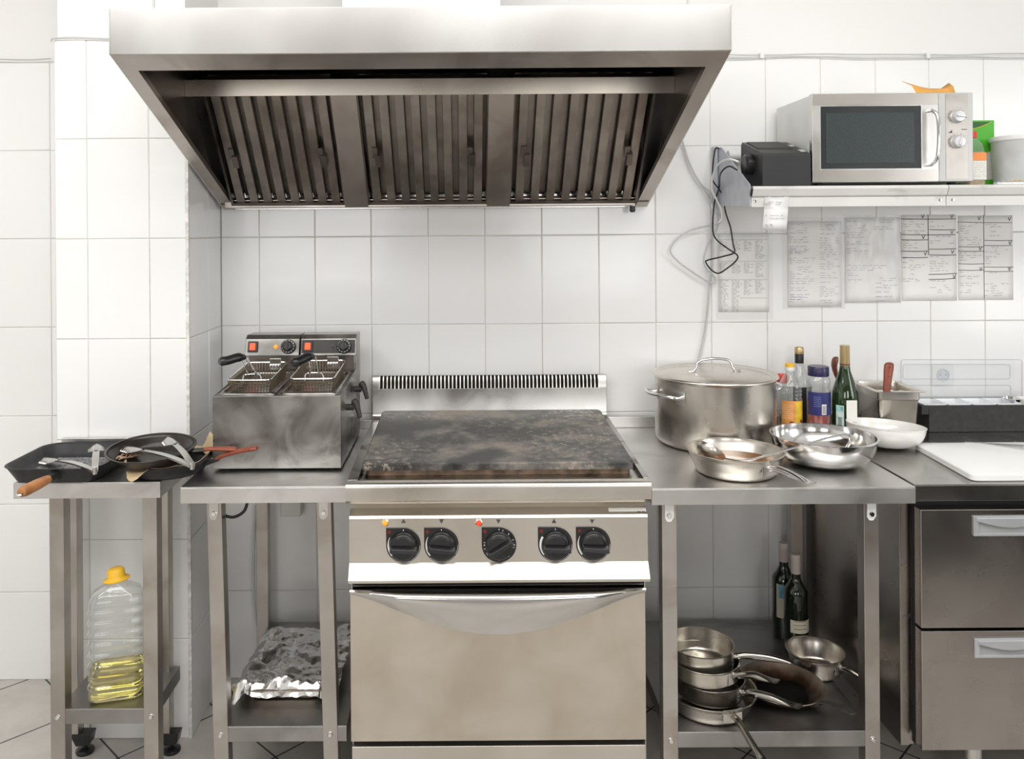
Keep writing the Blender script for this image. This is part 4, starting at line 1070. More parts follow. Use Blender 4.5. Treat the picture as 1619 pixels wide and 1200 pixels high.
o = MB().lathe(bowlprof(.112,.042,.064,.0035,lip=.002), (0,0,0), 64).build('serving_bowl', M['porc'], None, angle=60)
tag(o, 'white porcelain bowl, slightly tilted, in front of the steel food container', 'bowl'); place(o, (1.303,-.312,CZ+.0045), 0, -2.5, 3)
# ================================================================ BOTTLES behind
def bottle(name, label, cat, c, prof, mat, n=40):
    t_ = thing(name, label, cat, c); MB().lathe(prof, c, n).build('glass_body', M[mat], t_, angle=60); return t_
def rib(R, z0, z1, n, a): return [(R-a*(1-math.cos(2*PI*k/4))/2, z0+(z1-z0)*k/(4*n)) for k in range(4*n+1)]
Z2 = T2Z+.0006
cA = (at(1249,620,-.14).x,-.140,Z2)
t_ = bottle('oil_bottle', 'clear plastic bottle with yellow cap and orange label beside the stock pot', 'bottle', cA, [(0,0),(.034,0),(.036,.004)]+rib(.037,.01,.028,2,.0015)+[(.037,.030),(.037,.118)]+rib(.0375,.122,.158,3,.003)+[(.035,.165),(.028,.182),(.018,.198),(.0145,.206),(.0145,.214)], 'pet')
MB().lathe([(0,.002),(.0345,.003),(.0355,.02),(.036,.060),(0,.060)], cA, 32).build('oil', M['oil'], t_, angle=50)
m = MB(); arc_label(m, .0372, .030, .118, 205, 345, cA); lb = m.build('label', plain('orange_label', (.88,.36,.10), .4, 0, .25, 30), t_, recalc=False)
m = MB(); arc_label(m, .0376, .032, .116, 275, 343, cA); m.build('label_panel', plain('yellow_label', (.82,.55,.04), .4, 0, .2, 30), lb, recalc=False)
m = MB()
for k in range(7): arc_text(m, .0372, 215, 262, .062+.007*k, .0018, cA)
m.build('print', plain('pale_print', (.95,.7,.5), .5), lb, recalc=False)
m = MB(); 
for a_, z in ((222,.036),(255,.045),(292,.038),(325,.044),(240,.036),(310,.050)): arc_label(m, .0374, z-.006, z+.006, a_-8, a_+8, cA, 3, .001)
m.build('fruit_print', plain('dark_red_print', (.30,.03,.02), .5), lb, recalc=False)
MB().lathe([(.0155,.214),(.0155,.225),(0,.225)], cA, 24).build('cap_collar', M['white'], t_)
MB().lathe([(.0152,.2252),(.0152,.235),(.013,.237),(0,.237)], cA, 24).build('cap', M['yellow'], t_)
cB = (at(1264,620,-.07).x,-.070,Z2)
t_ = bottle('vinegar_bottle', 'tall clear glass bottle with gold cap and black label behind the oil bottle', 'bottle', cB, [(0,0),(.036,0),(.038,.004),(.038,.150),(.036,.170),(.028,.192),(.018,.212),(.0135,.225),(.013,.272),(0,.272)], 'pet')
MB().lathe([(0,.003),(.036,.004),(.0365,.045),(0,.045)], cB, 32).build('vinegar', plain('dark_vinegar', (.015,.008,.006), .1), t_)
m = MB(); arc_label(m, .0384, .02, .150, 215, 345, cB); lb = m.build('label', M['darklab'], t_, recalc=False)
m = MB()
for k in range(12): arc_text(m, .0384, 290, 335, .065+.006*k, .0014, cB)
m.build('print', plain('grey_text', (.35,.35,.35), .5), lb, recalc=False)
m = MB(); arc_label(m, .0386, .028, .048, 296, 335, cB); m.build('barcode_patch', M['whitelab'], lb, recalc=False)
m = MB()
for k in range(9): arc_label(m, .0389, .030, .044, 300+3.6*k, 301.6+3.6*k, cB, 1)
m.build('barcode', M['inkd'], lb, recalc=False)
m = MB(); arc_label(m, .0386, .058, .063, 292, 338, cB); m.build('stripe', M['whitelab'], lb, recalc=False)
MB().lathe([(.0145,.226),(.0148,.256),(.0142,.258),(0,.258)], cB, 24).build('neck_sleeve', M['plast'], t_)
MB().lathe([(.0152,.2585),(.0155,.266),(.0148,.278),(.012,.281),(0,.281)], cB, 24).build('cap', M['gold'], t_)
cC = (at(1294,620,-.165).x,-.165,Z2)
t_ = bottle('spice_jar', 'plastic jar of red spice with purple lid and navy label', 'jar', cC, [(0,0),(.034,0),(.037,.004),(.037,.150),(.0375,.152),(.034,.164),(.0375,.178),(.037,.188),(.030,.198),(.029,.202)], 'pet')
MB().lathe([(0,.002),(.0350,.003),(.0352,.12),(0,.125)], cC, 32).build('spice', plain('red_spice', (.42,.05,.025), .7, 0, .15, 80), t_)
m = MB(); arc_label(m, .0372, .075, .150, 190, 350, cC); lb = m.build('label', M['navylab'], t_, recalc=False)
m = MB(); arc_label(m, .0375, .078, .112, 262, 285, cC); m.build('barcode_patch', M['whitelab'], lb, recalc=False)
m = MB()
for k in range(9): arc_label(m, .0378, .081+.003*k, .0824+.003*k, 265, 282, cC, 2)
m.build('barcode', M['inkd'], lb, recalc=False)
m = MB()
for k in range(6): arc_text(m, .0375, 225, 258, .105+.006*k, .0018, cC)
m.build('print', plain('pale_blue_print', (.25,.30,.6), .5), lb, recalc=False)
MB().lathe([(.0325,.200),(.033,.202),(.033,.228),(.031,.231),(0,.230)], cC, 40).build('lid', M['navy'], t_)
cD = (at(1336,620,-.17).x,-.170,CZ+.0006)
t_ = bottle('wine_bottle', 'green wine bottle with gold foil capsule standing behind the white bowl', 'wine bottle', cD, [(0,0),(.039,0),(.041,.005),(.041,.120),(.039,.145),(.029,.180),(.018,.212),(.0145,.235),(.0145,.290),(0,.290)], 'darkglass', 48)
t_.children[0].data.materials[0] = plain('green_bottle_glass', (.012,.035,.006), .05, 0, .3, 8, coat=.8)
MB().lathe([(.0150,.228),(.0155,.232),(.0152,.290),(.0155,.296),(0,.297)], cD, 28).build('capsule', M['gold'], t_)
MB().lathe([(.0157,.232),(.0160,.234),(.0157,.237)], cD, 28).build('capsule_band', M['brownw'], t_)
m = MB(); arc_label(m, .0412, .02, .105, 205, 241, cD); lb = m.build('label', plain('pale_green_label', (.60,.74,.70), .5, 0, .2, 50), t_, recalc=False)
m = MB(); arc_label(m, .0415, .088, .102, 208, 237, cD); m.build('label_print', M['teal'], lb, recalc=False)
m = MB()
for k in range(7): arc_label(m, .0418, .040+.004*k, .042+.004*k, 215, 232, cD, 2)
m.build('barcode', M['inkd'], lb, recalc=False)
q = at(1345,672,-.225); m = MB(); ca = at(1338,633,-.222); cb_ = at(1355,657,-.222)
m.box(ca.x,cb_.x,-.2235,-.2225,cb_.z-.02,ca.z); 
m.lathe([(0,0)], (0,0,0)) if False else None
o = m.build('tag_card', M['whitelab'], None); tag(o, 'small white card tag leaning on the wine bottle behind the white bowl', 'card')
# peeler/knife behind the wine bottle
cE = at(1325,590,-.07)
t_ = thing('kitchen_knife', 'dark brown knife handle sticking up behind the wine bottle', 'knife', (cE.x,-.07,CZ))
m = MB(); m.tube(spline([at(1324,600,-.07),at(1321,590,-.07),at(1319,578,-.07),at(1321,568,-.07),at(1325,565,-.07)], 3), [.006,.008,.010,.011,.0125,.013,.0145,.015,.0155,.015,.013,.009,.004], 12, flat=.6); m.build('handle', M['brownw'], t_)
m = MB(); a, b = at(1324,602,-.07), at(1317,662,-.10); m.hexa([a+Vector((-.006,-.0006,0)),a+Vector((.006,-.0006,0)),a+Vector((.006,.0006,0)),a+Vector((-.006,.0006,0)),b+Vector((-.003,-.0004,-.02)),b+Vector((.003,-.0004,-.02)),b+Vector((.003,.0004,-.02)),b+Vector((-.003,.0004,-.02))]); m.build('blade', M['steel'], t_)
# red capped bottle half hidden behind the oil bottle
cK = (at(1236,600,-.06).x,-.062,Z2)
t_ = bottle('sauce_bottle', 'clear squeeze bottle with red cap half hidden behind the yellow-capped bottle', 'bottle', cK, [(0,0),(.028,0),(.030,.004),(.030,.13),(.026,.150),(.014,.165),(0,.165)], 'pet', 28)
MB().lathe([(.016,.158),(.017,.160),(.017,.184),(.014,.188),(0,.188)], cK, 24).build('cap', M['red'], t_)
# ================================================================ STEEL FOOD CONTAINER with knife
gn = thing('food_container', 'small deep stainless food container holding a brown-handled knife', 'container')
def gr(i, z, r=.012): return [(x,y,z) for x,y in rrect(-.070+i,.070-i,-.09+i,.09-i,r,4)]
m = MB(); m.loft([gr(.014,0),gr(.012,.004),gr(.006,.120),gr(.003,.124),gr(.003,.148),gr(-.0,.150),gr(-.012,.150),gr(-.012,.1515),gr(.003,.1525),gr(.0045,.148),gr(.0045,.124),gr(.0075,.120),gr(.014,.004),gr(.016,.002)], cap=False)
for rr_ in (gr(.014,0),gr(.016,.002)): m.add(rr_, [tuple(range(len(rr_)))])
m.build('pan_body', M['pot'], gn, angle=35)
m = MB(); m.prism([(.08,.1505),(.10,.1505),(.098,.1525),(.08,.1525)], 'y', -.07, -.10); 
place(gn, (1.408,-.122,CZ+.0006), -3)
kn = thing('paring_knife', 'brown wooden-handled knife standing in the steel food container', 'knife', (1.385,-.16,.90))
m = MB(); a, b = at(1402,614,-.165), at(1406,573,-.15); d = b-a
for (x,y) in (): pass
m.loft([[a+d*s_+Vector((w_*math.cos(q),.008*math.sin(q)*k,0)) for q in [2*PI*i/12 for i in range(12)]] for s_,w_,k in ((-.25,.012,.8),(0,.0125,1),(.3,.0135,1),(.7,.0165,1),(.9,.0165,1),(.97,.013,.9),(1.0,.006,.5))])
hk = m.build('handle', M['redwood'], kn, angle=50)
for s_ in (.12,.48,.82): MB(Matrix.Translation(a+d*s_+Vector((0,-.0078,0))) @ Matrix.Rotation(math.radians(90),4,'X')).lathe([(.0028,0),(.002,.0012),(0,.0014)], (0,0,0), 10).build('rivet', M['chrome'], hk)
m = MB(); c_ = a-d*.25; m.hexa([c_+Vector((-.010,-.0008,0)),c_+Vector((.010,-.0008,0)),c_+Vector((.010,.0008,0)),c_+Vector((-.010,.0008,0)),Vector((1.375,-.145,.890)),Vector((1.382,-.145,.890)),Vector((1.382,-.1442,.890)),Vector((1.375,-.1442,.890))]); m.build('blade', M['steel'], kn)
# ================================================================ CONDIMENT HOLDER
hx0 = at(1465,660,-.12).x; hz1 = at(1465,641,-.13).z
hs = thing('condiment_holder', 'long black plastic condiment holder with white insert trays on the counter', 'condiment holder', (hx0+.22,-.09,CZ))
HXR = hx0+.46; HYF, HYB = -.135, -.032
m = MB(); m.box(hx0,HXR,HYF,HYF+.004,CZ+.0006,hz1).box(hx0,hx0+.004,HYF+.004,HYB,CZ+.0006,hz1-.03).box(HXR-.004,HXR,HYF+.004,HYB,CZ+.0006,hz1).box(hx0,HXR,HYB,HYB+.004,CZ+.0006,hz1+.004).box(hx0+.004,HXR-.004,HYF+.004,HYB,CZ+.0006,CZ+.005)
m.box(hx0-.025,hx0,HYF,HYB+.004,hz1-.03,hz1)
m.build('case', M['plastm'], hs, bevel=.0015)
it = MB()
proto = None
wI = .083
for k in range(4):
    cx = hx0-.018+wI*k+wI/2
    if proto is None:
        t_ = thing('insert_tray', 'white plastic insert tray, first from the left in the black condiment holder', 'insert tray', (0,0,0), 'insert trays in the condiment holder')
        m = MB(); hw_, hd_ = wI/2-.001, .048
        def ir(i, z): return [(x,y,z) for x,y in rrect(-hw_+i,hw_-i,-hd_+i,hd_-i,.006,3)]
        m.loft([ir(.006,-.020),ir(.003,.001),ir(-.0,.001),ir(-.0,.0035),ir(.006,.0035),ir(.009,-.018)], cap=False)
        for rr_ in (ir(.006,-.020),ir(.009,-.018)): m.add(rr_, [tuple(range(len(rr_)))])
        m.build('tray_body', plain('translucent_white_plastic', (.82,.84,.87), .3, 0, .02), t_, angle=40)
        proto = t_; t_.location = (cx,-.084,hz1+.0008)
    else: dup(proto, (cx,-.084,hz1+.0008), 0, 'white insert tray, %s in the black condiment holder' % ('second from the left','third from the left','fourth from the left')[k-1])
for px, nm, lb_ in ((1598,0,'small round steel cup at the back right of the condiment holder'),(1619,1,'small white tub at the right edge of the condiment holder')):
    c = at(px,628,-.07); c = Vector((c.x,-.075,hz1+.001))
    m = MB().lathe([(0,-.03),(.022,-.03),(.026,0),(.028,.006),(.0285,.010),(.026,.011),(.024,.002),(0,.0)], c, 28)
    tag(m.build('sauce_cup' if nm == 0 else 'white_tub', M['chrome'] if nm == 0 else M['white'], None, angle=40), lb_, 'cup' if nm == 0 else 'tub')
# clear hinged lid leaning open behind
ld_ = thing('clear_lid', 'clear plastic lid standing open behind the condiment holder against the tiles', 'lid', (hx0+.2,-.03,CZ+.1))
def lp(px, py): return at(px, py, -.024-.0)
def lrim(pp, Y, r, closed=True): return MB().tube([Vector((q.x,Y,q.z)) for q in pp], r, 6, closed=closed)
TL, TR, BR, BL = at(1420,573,-.02), at(1616,569,-.02), at(1616,628,-.03), at(1420,632,-.03)
def rr2(px0,px1,py0,py1,r=4): return [at(a,b,-.022) for a,b in rrect(px0,px1,py0,py1,r,3)]
m = MB(); pts_ = rr2(1424,1615,568.5,630); m.loft([[p+Vector((0,-.0012,0)) for p in pts_],[p+Vector((0,.0012,0)) for p in pts_]]); m.build('panel', M['lid'], ld_, angle=40)
lr = film('lid_rib', (.55,.57,.58), .55, .1)
lrim(rr2(1424,1615,568.5,630), -.0245, .0011).build('rim', lr, ld_)
lrim(rr2(1427,1596,576,599), -.0245, .0009).build('rib', lr, ld_)
lrim(rr2(1427,1597,609,627), -.0245, .0009).build('rib', lr, ld_)
# wall socket
so_ = thing('wall_socket', 'white round wall socket on the tiles behind the clear lid', 'socket', at(1489,592,0))
c = at(1489,592,0); 
MB().box(c.x-.037,c.x+.037,-.007,.006,c.z-.037,c.z+.037).build('plate', plain('socket_plate', (.74,.74,.73), .3, 0, .01), so_, bevel=.003)
X = Matrix.Translation((c.x,-.0071,c.z)) @ Matrix.Rotation(math.radians(90),4,'X')
MB(X).lathe([(.0215,.0),(.0215,.004),(.0185,.004),(.0175,.0005),(0,.0005)], (0,0,0), 36).build('socket_ring', M['greyp'], so_)
for dx in (-.0095,.0095): MB(Matrix.Translation((c.x+dx,-.0077,c.z)) @ Matrix.Rotation(math.radians(90),4,'X')).lathe([(.0025,0),(0,.0004)], (0,0,0), 10).build('pin_hole', M['dark'], so_)
# ================================================================ CUTTING BOARD and KNIFE
bl = [onz(1449,700,.895), onz(1541,753,.895)]
BX = bl[1].x
m = MB(); out_ = [(1.352,-.672),(1.93,-.672),(1.93,-.335),(1.398,-.335)]
def rc(i):
    o = []; P_ = [Vector((a,b)) for a,b in [(1.352+i,-.672+i),(1.93-i,-.672+i),(1.93-i,-.335-i),(1.378+i,-.335-i)]]
    for k in range(4):
        a, b, c_ = P_[k-1], P_[k], P_[(k+1) % 4]; r = .022
        p0 = b+(a-b).normalized()*r; p1 = b+(c_-b).normalized()*r
        for t in range(6): s_ = t/5; o.append((p0*(1-s_)**2+b*2*s_*(1-s_)+p1*s_*s_))
    return o
m.loft([[(p.x,p.y,z) for p in rc(i)] for z,i in ((CZ+.0008,.002),(CZ+.003,0),(CZ+.016,0),(CZ+.018,.002))])
tag(m.build('cutting_board', M['board'], None, angle=40), 'thick white plastic cutting board on the counter at the right edge', 'cutting board')
kf = thing('chef_knife', 'long steel blade of a knife lying on the white cutting board', 'knife', (1.75,-.39,CZ+.019))
a = onz(1525,698.5,CZ+.021); b = onz(1619,703,CZ+.021); b2 = onz(1619,710,CZ+.021); b = a+(b-a)*1.25; b2 = a+(b2-a)*1.25
zk = CZ+.0188
m = MB(); m.prism([(a.x,a.y),(a.x+.04,a.y-.012),(b2.x,b2.y),(b.x,b.y)], 'z', zk, zk+.0018); m.build('blade', M['bowl'], kf)
u_ = (b-a).normalized(); m = MB(); m.tube([Vector(((b.x+b2.x)/2,(b.y+b2.y)/2,zk+.009)),Vector(((b.x+b2.x)/2,(b.y+b2.y)/2,zk+.009))+u_*.11], .0085, 10); m.build('handle', M['plast'], kf)
# ================================================================ WALL SHELF (two lengths) with bracket
SZ = 1.688
def shelf_(label, x0, x1, endcap, seam):
    t_ = thing('wall_shelf', label, 'shelf', ((x0+x1)/2,-.17,1.63), 'wall shelf lengths')
    m = MB(); m.prism([(-.012,SZ-.022),(-.334,SZ-.022),(-.334,SZ-.034),(-.342,SZ-.030),(-.352,SZ-.009),(-.350,SZ-.001),(-.346,SZ),(-.012,SZ)], 'x', x0, x1)
    m.build('board', M['shelfp'], t_, bevel=.001)
    m = MB(); m.box(x0,x1,-.336,-.333,SZ-.064,SZ-.0345); ap = m.build('apron', M['shelfp'], t_, bevel=.0008)
    for sx in seam:
        MB(Matrix.Translation((sx,-.336,SZ-.046)) @ Matrix.Rotation(math.radians(90),4,'X')).lathe([(.0055,0),(.004,.0025),(0,.003)], (0,0,0), 12).build('screw', M['chrome'], ap)
    if endcap: MB().prism([(-.335,SZ-.024),(-.343,SZ-.031),(-.353,SZ-.009),(-.350,SZ)], 'x', x0-.006, x0-.0003).build('end_cap', M['plast'], t_)
    return t_
SX = 1.484
s1 = shelf_('left length of the white wall shelf carrying the microwave and printer', .884, SX-.001, True, (SX-.018,.895))
s2 = shelf_('right length of the white wall shelf carrying the green carton and bucket', SX+.001, 2.1, False, (SX+.020,))
br_ = MB(); br_.prism([(-.012,SZ-.0225),(-.332,SZ-.0225),(-.325,SZ-.05),(-.012,SZ-.052)], 'x', .905, .909); br_.build('bracket', M['bracket'], s1)
eb = MB(); eb.prism([(-.002,SZ+.150),(-.05,SZ+.150),(-.33,SZ+.006),(-.335,SZ-.062),(-.002,SZ-.050)], 'x', .880, .8835)
tag(eb.build('shelf_bracket', M['bracket'], None, bevel=.001), 'grey metal end bracket at the left end of the wall shelf', 'bracket')
a = at(1126,232,-.01); b = at(1137,560,-.01)
rl = MB(); rl.box(a.x,b.x-.002,-.020,.001,at(1130,322,-.01).z,a.z); tag(rl.build('bracket_rail', M['greyp'], None, bevel=.002), 'upright grey mounting rail at the left end of the shelf', 'rail')
# ================================================================ MICROWAVE
mx0, mx1, my0, my1, mz0, mz1 = 1.081, 1.582, -.315, -.022, SZ+.012, 1.976
mw = thing('microwave_oven', 'stainless microwave oven with dark glass door and two knobs on the wall shelf', 'microwave', ((mx0+mx1)/2,-.17,SZ))
MB().box(mx0,mx1,my0+.022,my1,mz0,mz1-.002).build('housing', M['cream'], mw, bevel=.004)
m = MB()
for x in (mx0+.04,mx1-.04):
    for y in (my0+.05,my1-.04): m.lathe([(0,0),(.013,0),(.012,.0115),(0,.0115)], (x,y,SZ+.0003), 12)
m.build('foot', M['rubber'], mw)
X_ = lambda px: at(px,215,-.315).x
Z_ = lambda py: at(1400,py,-.315).z
dxr = X_(1484)
m = MB(); w0, w1, v0, v1 = X_(1298), X_(1456.5), Z_(266), Z_(168)
m.box(mx0,w0,my0,my0+.0215,mz0,mz1).box(w1,dxr,my0,my0+.0215,mz0,mz1).box(w0,w1,my0,my0+.0215,mz0,v0).box(w0,w1,my0,my0+.0215,v1,mz1)
do = m.build('door', M['steel'], mw, bevel=.0015)
for z0, z1 in ((mz0+.003,Z_(268.5)),(Z_(165.5),mz1-.002)): MB().box(mx0+.001,dxr-.001,my0-.0012,my0-.0001,z0,z1).build('trim_band', plain('champagne_trim', (.62,.59,.55), .25, .9, .06), do, bevel=.0004)
MB().box(w0+.0005,w1-.0005,my0+.002,my0+.006,v0+.0005,v1-.0005).build('window_glass', plain('microwave_glass', (.022,.028,.030), .08, 0, .05, coat=1.0), do)
MB().box(X_(1306),X_(1446),my0+.0005,my0+.0019,Z_(258),Z_(178)).build('window_mesh', plain('microwave_mesh', (.032,.042,.044), .3, 0, .25, 200), do, bevel=.0006)
m = MB(); hx = X_(1471.5); m.tube(spline([(hx-.004,my0,Z_(176)),(hx-.004,my0-.018,Z_(177)),(hx+.004,my0-.030,Z_(186)),(hx+.006,my0-.034,Z_(215)),(hx+.004,my0-.030,Z_(248)),(hx-.004,my0-.018,Z_(260)),(hx-.004,my0,Z_(261))], 5), .0055, 12); m.build('handle', M['chrome'], do)
cp = MB().box(dxr+.0008,mx1,my0,my0+.0215,mz0,mz1).build('control_panel', M['greyp'], mw, bevel=.003)
cp.data.materials[0] = plain('silver_plastic', (.50,.50,.49), .35, .2, .02)
sp2 = MB().box(X_(1495),X_(1530),my0-.0012,my0-.0001,Z_(284),Z_(149.5)).build('steel_strip', steel('knob_panel_steel', (.36,.34,.31), (.50,.47,.44), .3, .42, brush=(20,2,2), scale=9), cp, bevel=.0005)
for py, ag in ((185,100),(225,12)):
    X = Matrix.Translation((X_(1513),my0-.0014,Z_(py))) @ Matrix.Rotation(math.radians(90),4,'X')
    k_ = MB(X).lathe([(.0215,0),(.0215,.002),(.0195,.004),(.0185,.014),(.016,.017),(0,.0175)], (0,0,0), 40).build('knob', M['white'] if False else plain('silver_knob', (.62,.62,.63), .3, .3, .02), cp, angle=35)
    MB(X @ Matrix.Rotation(math.radians(-ag),4,'Z')).hexa([(-.004,-.014,.016),(.004,-.014,.016),(.003,.023,.010),(-.003,.023,.010),(-.003,-.012,.024),(.003,-.012,.024),(.001,.021,.020),(-.001,.021,.020)]).build('grip', k_.data.materials[0], k_, bevel=.001)
    m = MB()
    for i in range(13):
        a_ = math.radians(-55+290*i/12); c = (X_(1513)+.026*math.cos(a_), Z_(py)+.026*math.sin(a_)); m.ribbon([c,(c[0]+.003*math.cos(a_),c[1]+.003*math.sin(a_))], .0009, my0-.0016)
    m.build('dial_mark', M['inkd'], sp2)
m = MB(); m.box(X_(1520),X_(1528),my0-.0018,my0-.0014,Z_(206),Z_(205)); m.prism([(X_(1498),Z_(211)),(X_(1505),Z_(211)),(X_(1505),Z_(206)),(X_(1502),Z_(209))], 'y', my0-.0018, my0-.0014); m.build('symbol', M['inkd'], sp2)
# orange paper on top
zt2 = mz1+.0015
def opaper():
    m = MB(); y0 = -.20; L = lambda px, py, y=-.2: at(px,py,y)
    P = [[(1425,128),(1440,133),(1452,147)],[(1427,129),(1446,137),(1460,147)],[(1448,136),(1465,140),(1478,147)],[(1470,140),(1480,143),(1490,147)],[(1486,141),(1498,140),(1504,147)],[(1500,131),(1507,136),(1512,147)]]
    rows = []
    for k, (a, b, c) in enumerate(P): rows.append([L(a[0],a[1],-.17),L(b[0],b[1],-.20),Vector((L(c[0],c[1],-.24).x,-.24,mz1+.002)),Vector((L(c[0],c[1],-.24).x-.01,-.28,mz1+.002))])
    m.loft(rows, cap=False, closed=False); return m.build('orange_paper', M['orange'], None, solid=.0006, angle=20)
tag(opaper(), 'crumpled orange paper lying on top of the microwave', 'paper')
# ================================================================ RECEIPT PRINTER and receipt
px0, px1, pyf, pyb = .921, 1.072, -.328, -.13
pr_ = thing('receipt_printer', 'black receipt printer on the shelf left of the microwave', 'printer', (1.0,-.22,SZ))
zf, zb2 = at(1240,242,-.328).z, at(1240,225,-.13).z
m = MB(); m.prism([(pyf,SZ+.0006),(pyf,zf-.004),(pyf+.004,zf),(pyb-.01,zb2),(pyb,zb2-.01),(pyb,SZ+.0006)], 'x', px0, px1)
m.build('housing', plain('charcoal_plastic', (.022,.022,.024), .38, 0, .1), pr_, bevel=.003)
sl = (zb2-zf)/(pyb-pyf-.014)
def topz(y): return zf+(y-pyf-.004)*sl
def topbox(m, x0, x1, y0, y1, h=.001, h0=.0002): m.hexa([(x0,y0,topz(y0)+h0),(x1,y0,topz(y0)+h0),(x1,y1,topz(y1)+h0),(x0,y1,topz(y1)+h0),(x0,y0,topz(y0)+h),(x1,y0,topz(y0)+h),(x1,y1,topz(y1)+h),(x0,y1,topz(y1)+h)])
m = MB(); topbox(m, px0+.012, px1-.03, pyf+.06, pyf+.075, .0012); m.build('paper_slot', M['dark'], pr_)
m = MB(); topbox(m, px0+.012, px1-.03, pyf+.077, pyb-.02, .003); m.build('cover', M['plastm'], pr_, bevel=.001)
m = MB(); topbox(m, px1-.022, px1-.006, pyf+.025, pyf+.05, .002); m.build('button', M['greyp'], pr_)
m = MB(); topbox(m, px1-.022, px1-.006, pyf+.11, pyf+.13, .002); m.build('button', M['greyp'], pr_)
MB(Matrix.Translation((px0-.0005,pyf+.10,SZ+.075)) @ Matrix.Rotation(math.radians(-90),4,'Y')).lathe([(0,0),(.034,0),(.034,.018),(.028,.024),(0,.025)], (0,0,0), 32).build('side_hub', M['plast'], pr_, angle=40)
pg = at(1160,246,-.03); X = Matrix.Translation((pg.x,-.03,pg.z)) @ Matrix.Rotation(math.radians(90),4,'Y')
m = MB(X); m.lathe([(0,-.02),(.018,-.02),(.020,.0),(.017,.03),(.008,.034),(0,.034)], (0,0,0), 20); tag(m.build('white_plug', M['white'], None), 'white plug on the wall behind the receipt printer', 'plug')
rc_ = thing('receipt', 'white printed receipt hanging from the shelf front below the printer', 'receipt', at(1225,335,-.34))
m = MB(); L = []
for k, (py, yy, dx) in enumerate(((311,-.3364,0),(318,-.3385,0),(330,-.341,-1),(331,-.346,-1),(345,-.342,-2),(352,-.347,-2.5),(364,-.343,-4))):
    a, b = at(1209+dx,py,yy), at(1247+dx,py-.4,yy); L.append([a,b])
vsx = [p for r in L for p in r]; m.add(vsx, [(2*i,2*i+1,2*i+3,2*i+2) for i in range(len(L)-1)]); m.build('paper_strip', M['paperw'], rc_, solid=.0003)
m = MB()
for py, x0_, x1_ in ((311.5,1212,1240),(319.5,1210,1224),(319.5,1227,1237),(321.5,1210,1224),(321.5,1227,1237),(323.5,1210,1224),(323.5,1227,1237),(341,1207,1240),(346,1207,1240),(355,1206,1222),(357,1206,1222)):
    a, b = at(x0_,py,-.3465), at(x1_,py,-.3465); scribble(m, a.x, b.x, a.z, .0012, -.3478 if py > 335 else -.3445, .0013, word=.006)
m.build('print', M['inkg'], rc_, recalc=False)
# ================================================================ cables hanging left of the shelf
def cab(label, pts, r, mat, Ys): return cable('hanging_cable', [at(a,b,Ys[i] if isinstance(Ys,(list,tuple)) else Ys) for i,(a,b) in enumerate(pts)], r, mat, label, n=8)
cab('black cable looping from the printer down the wall and ending in a triangle loop', [(1166,269),(1152,263),(1139,275),(1137,296),(1130,318),(1128,335),(1127,365),(1134,380),(1152,394),(1166,404),(1163,413),(1150,424),(1136,432),(1125,427),(1116,415),(1120,411),(1145,405),(1161,399),(1159,385),(1155,360),(1150,345),(1146,330),(1144,312),(1136,298),(1127,285),(1127,265),(1129,245),(1132,234),(1141,236)], .0026, M['cableb'], [-.24,-.22,-.18]+[-.05]*23+[-.04,-.03,-.03])
cab('white cable arching from the printer past the bracket rail', [(1168,256),(1155,252),(1142,255),(1132,265),(1126,283),(1126,300),(1134,318),(1140,331),(1141,345),(1136,352)], .0034, M['cablew'], [-.24,-.22,-.17,-.12,-.08,-.06,-.05,-.045,-.04,-.04])
cab('grey cable running from behind the hood down the tiles into a wide loop', [(1079,222),(1085,245),(1098,275),(1113,300),(1125,320),(1138,340),(1137,353),(1115,358),(1090,365),(1070,378),(1060,396),(1072,413),(1095,430),(1115,443),(1128,448),(1132,444)], .003, M['cable'], -.022)
cab('second thin grey cable crossing behind the looped one', [(1079,222),(1092,262),(1108,290),(1124,306),(1134,330),(1134,360),(1120,385),(1113,410),(1117,425),(1130,438),(1131,446)], .0026, M['cable'], -.014)
cab('thick pale cable hanging straight down behind the stock pot', [(1126,330),(1127,370),(1126,420),(1122,455),(1119,490),(1114,530),(1104,575),(1100,600)], .0042, M['cable'], -.008)
# ================================================================ things at the right end of the shelf
gb = thing('green_carton', 'bright green carton standing on the wall shelf right of the microwave', 'carton', (1.79,-.10,SZ))
ga, gc = at(1530,195,-.10), at(1572,191,-.10); ge = at(1588,193,-.05)
X = Matrix.Translation((1.70,-.12,SZ+.0005))
gx0_, gx1_ = at(1535,200,-.16).x, at(1572,200,-.16).x; gzt = at(1572,190,-.16).z; gx2_ = at(1588,192,-.04).x
def quadbox(m, x0, x1, x2, y0, y1, z0, z1): m.prism([(x0,y0),(x1,y0),(x2,y1),(x0+(x2-x1),y1)], 'z', z0, z1)
m = MB(); quadbox(m, gx0_-.03, gx1_, gx1_+.012, -.16, -.06, SZ+.0006, gzt); cb = m.build('carton_body', M['green'], gb, bevel=.001)
m = MB(); pz_ = lambda px, py: (at(px,py,-.161).x, at(px,py,-.161).z)
n = 10; arc1 = [pz_(1530+10*0+4*k, 290-0) for k in range(0)]
m.prism([pz_(1538,SZ and 284),pz_(1571,284),pz_(1571,238)]+[pz_(1571-3*k, 238+ (k*k)*.28) for k in range(1,11)]+[pz_(1538,267)], 'y', -.1604, -.1609); m.build('white_panel', M['whitelab'], cb, recalc=True)
m = MB(); m.ribbon([pz_(1571-3*k, 238+(k*k)*.28) for k in range(0,11)], .0022, -.1612); m.ribbon([pz_(1567-4*k, 193+(11*math.sin(k/9*PI/2))) for k in range(0,9)], .0016, -.1612)
m.build('yellow_curve', M['yellow'], cb, recalc=False)
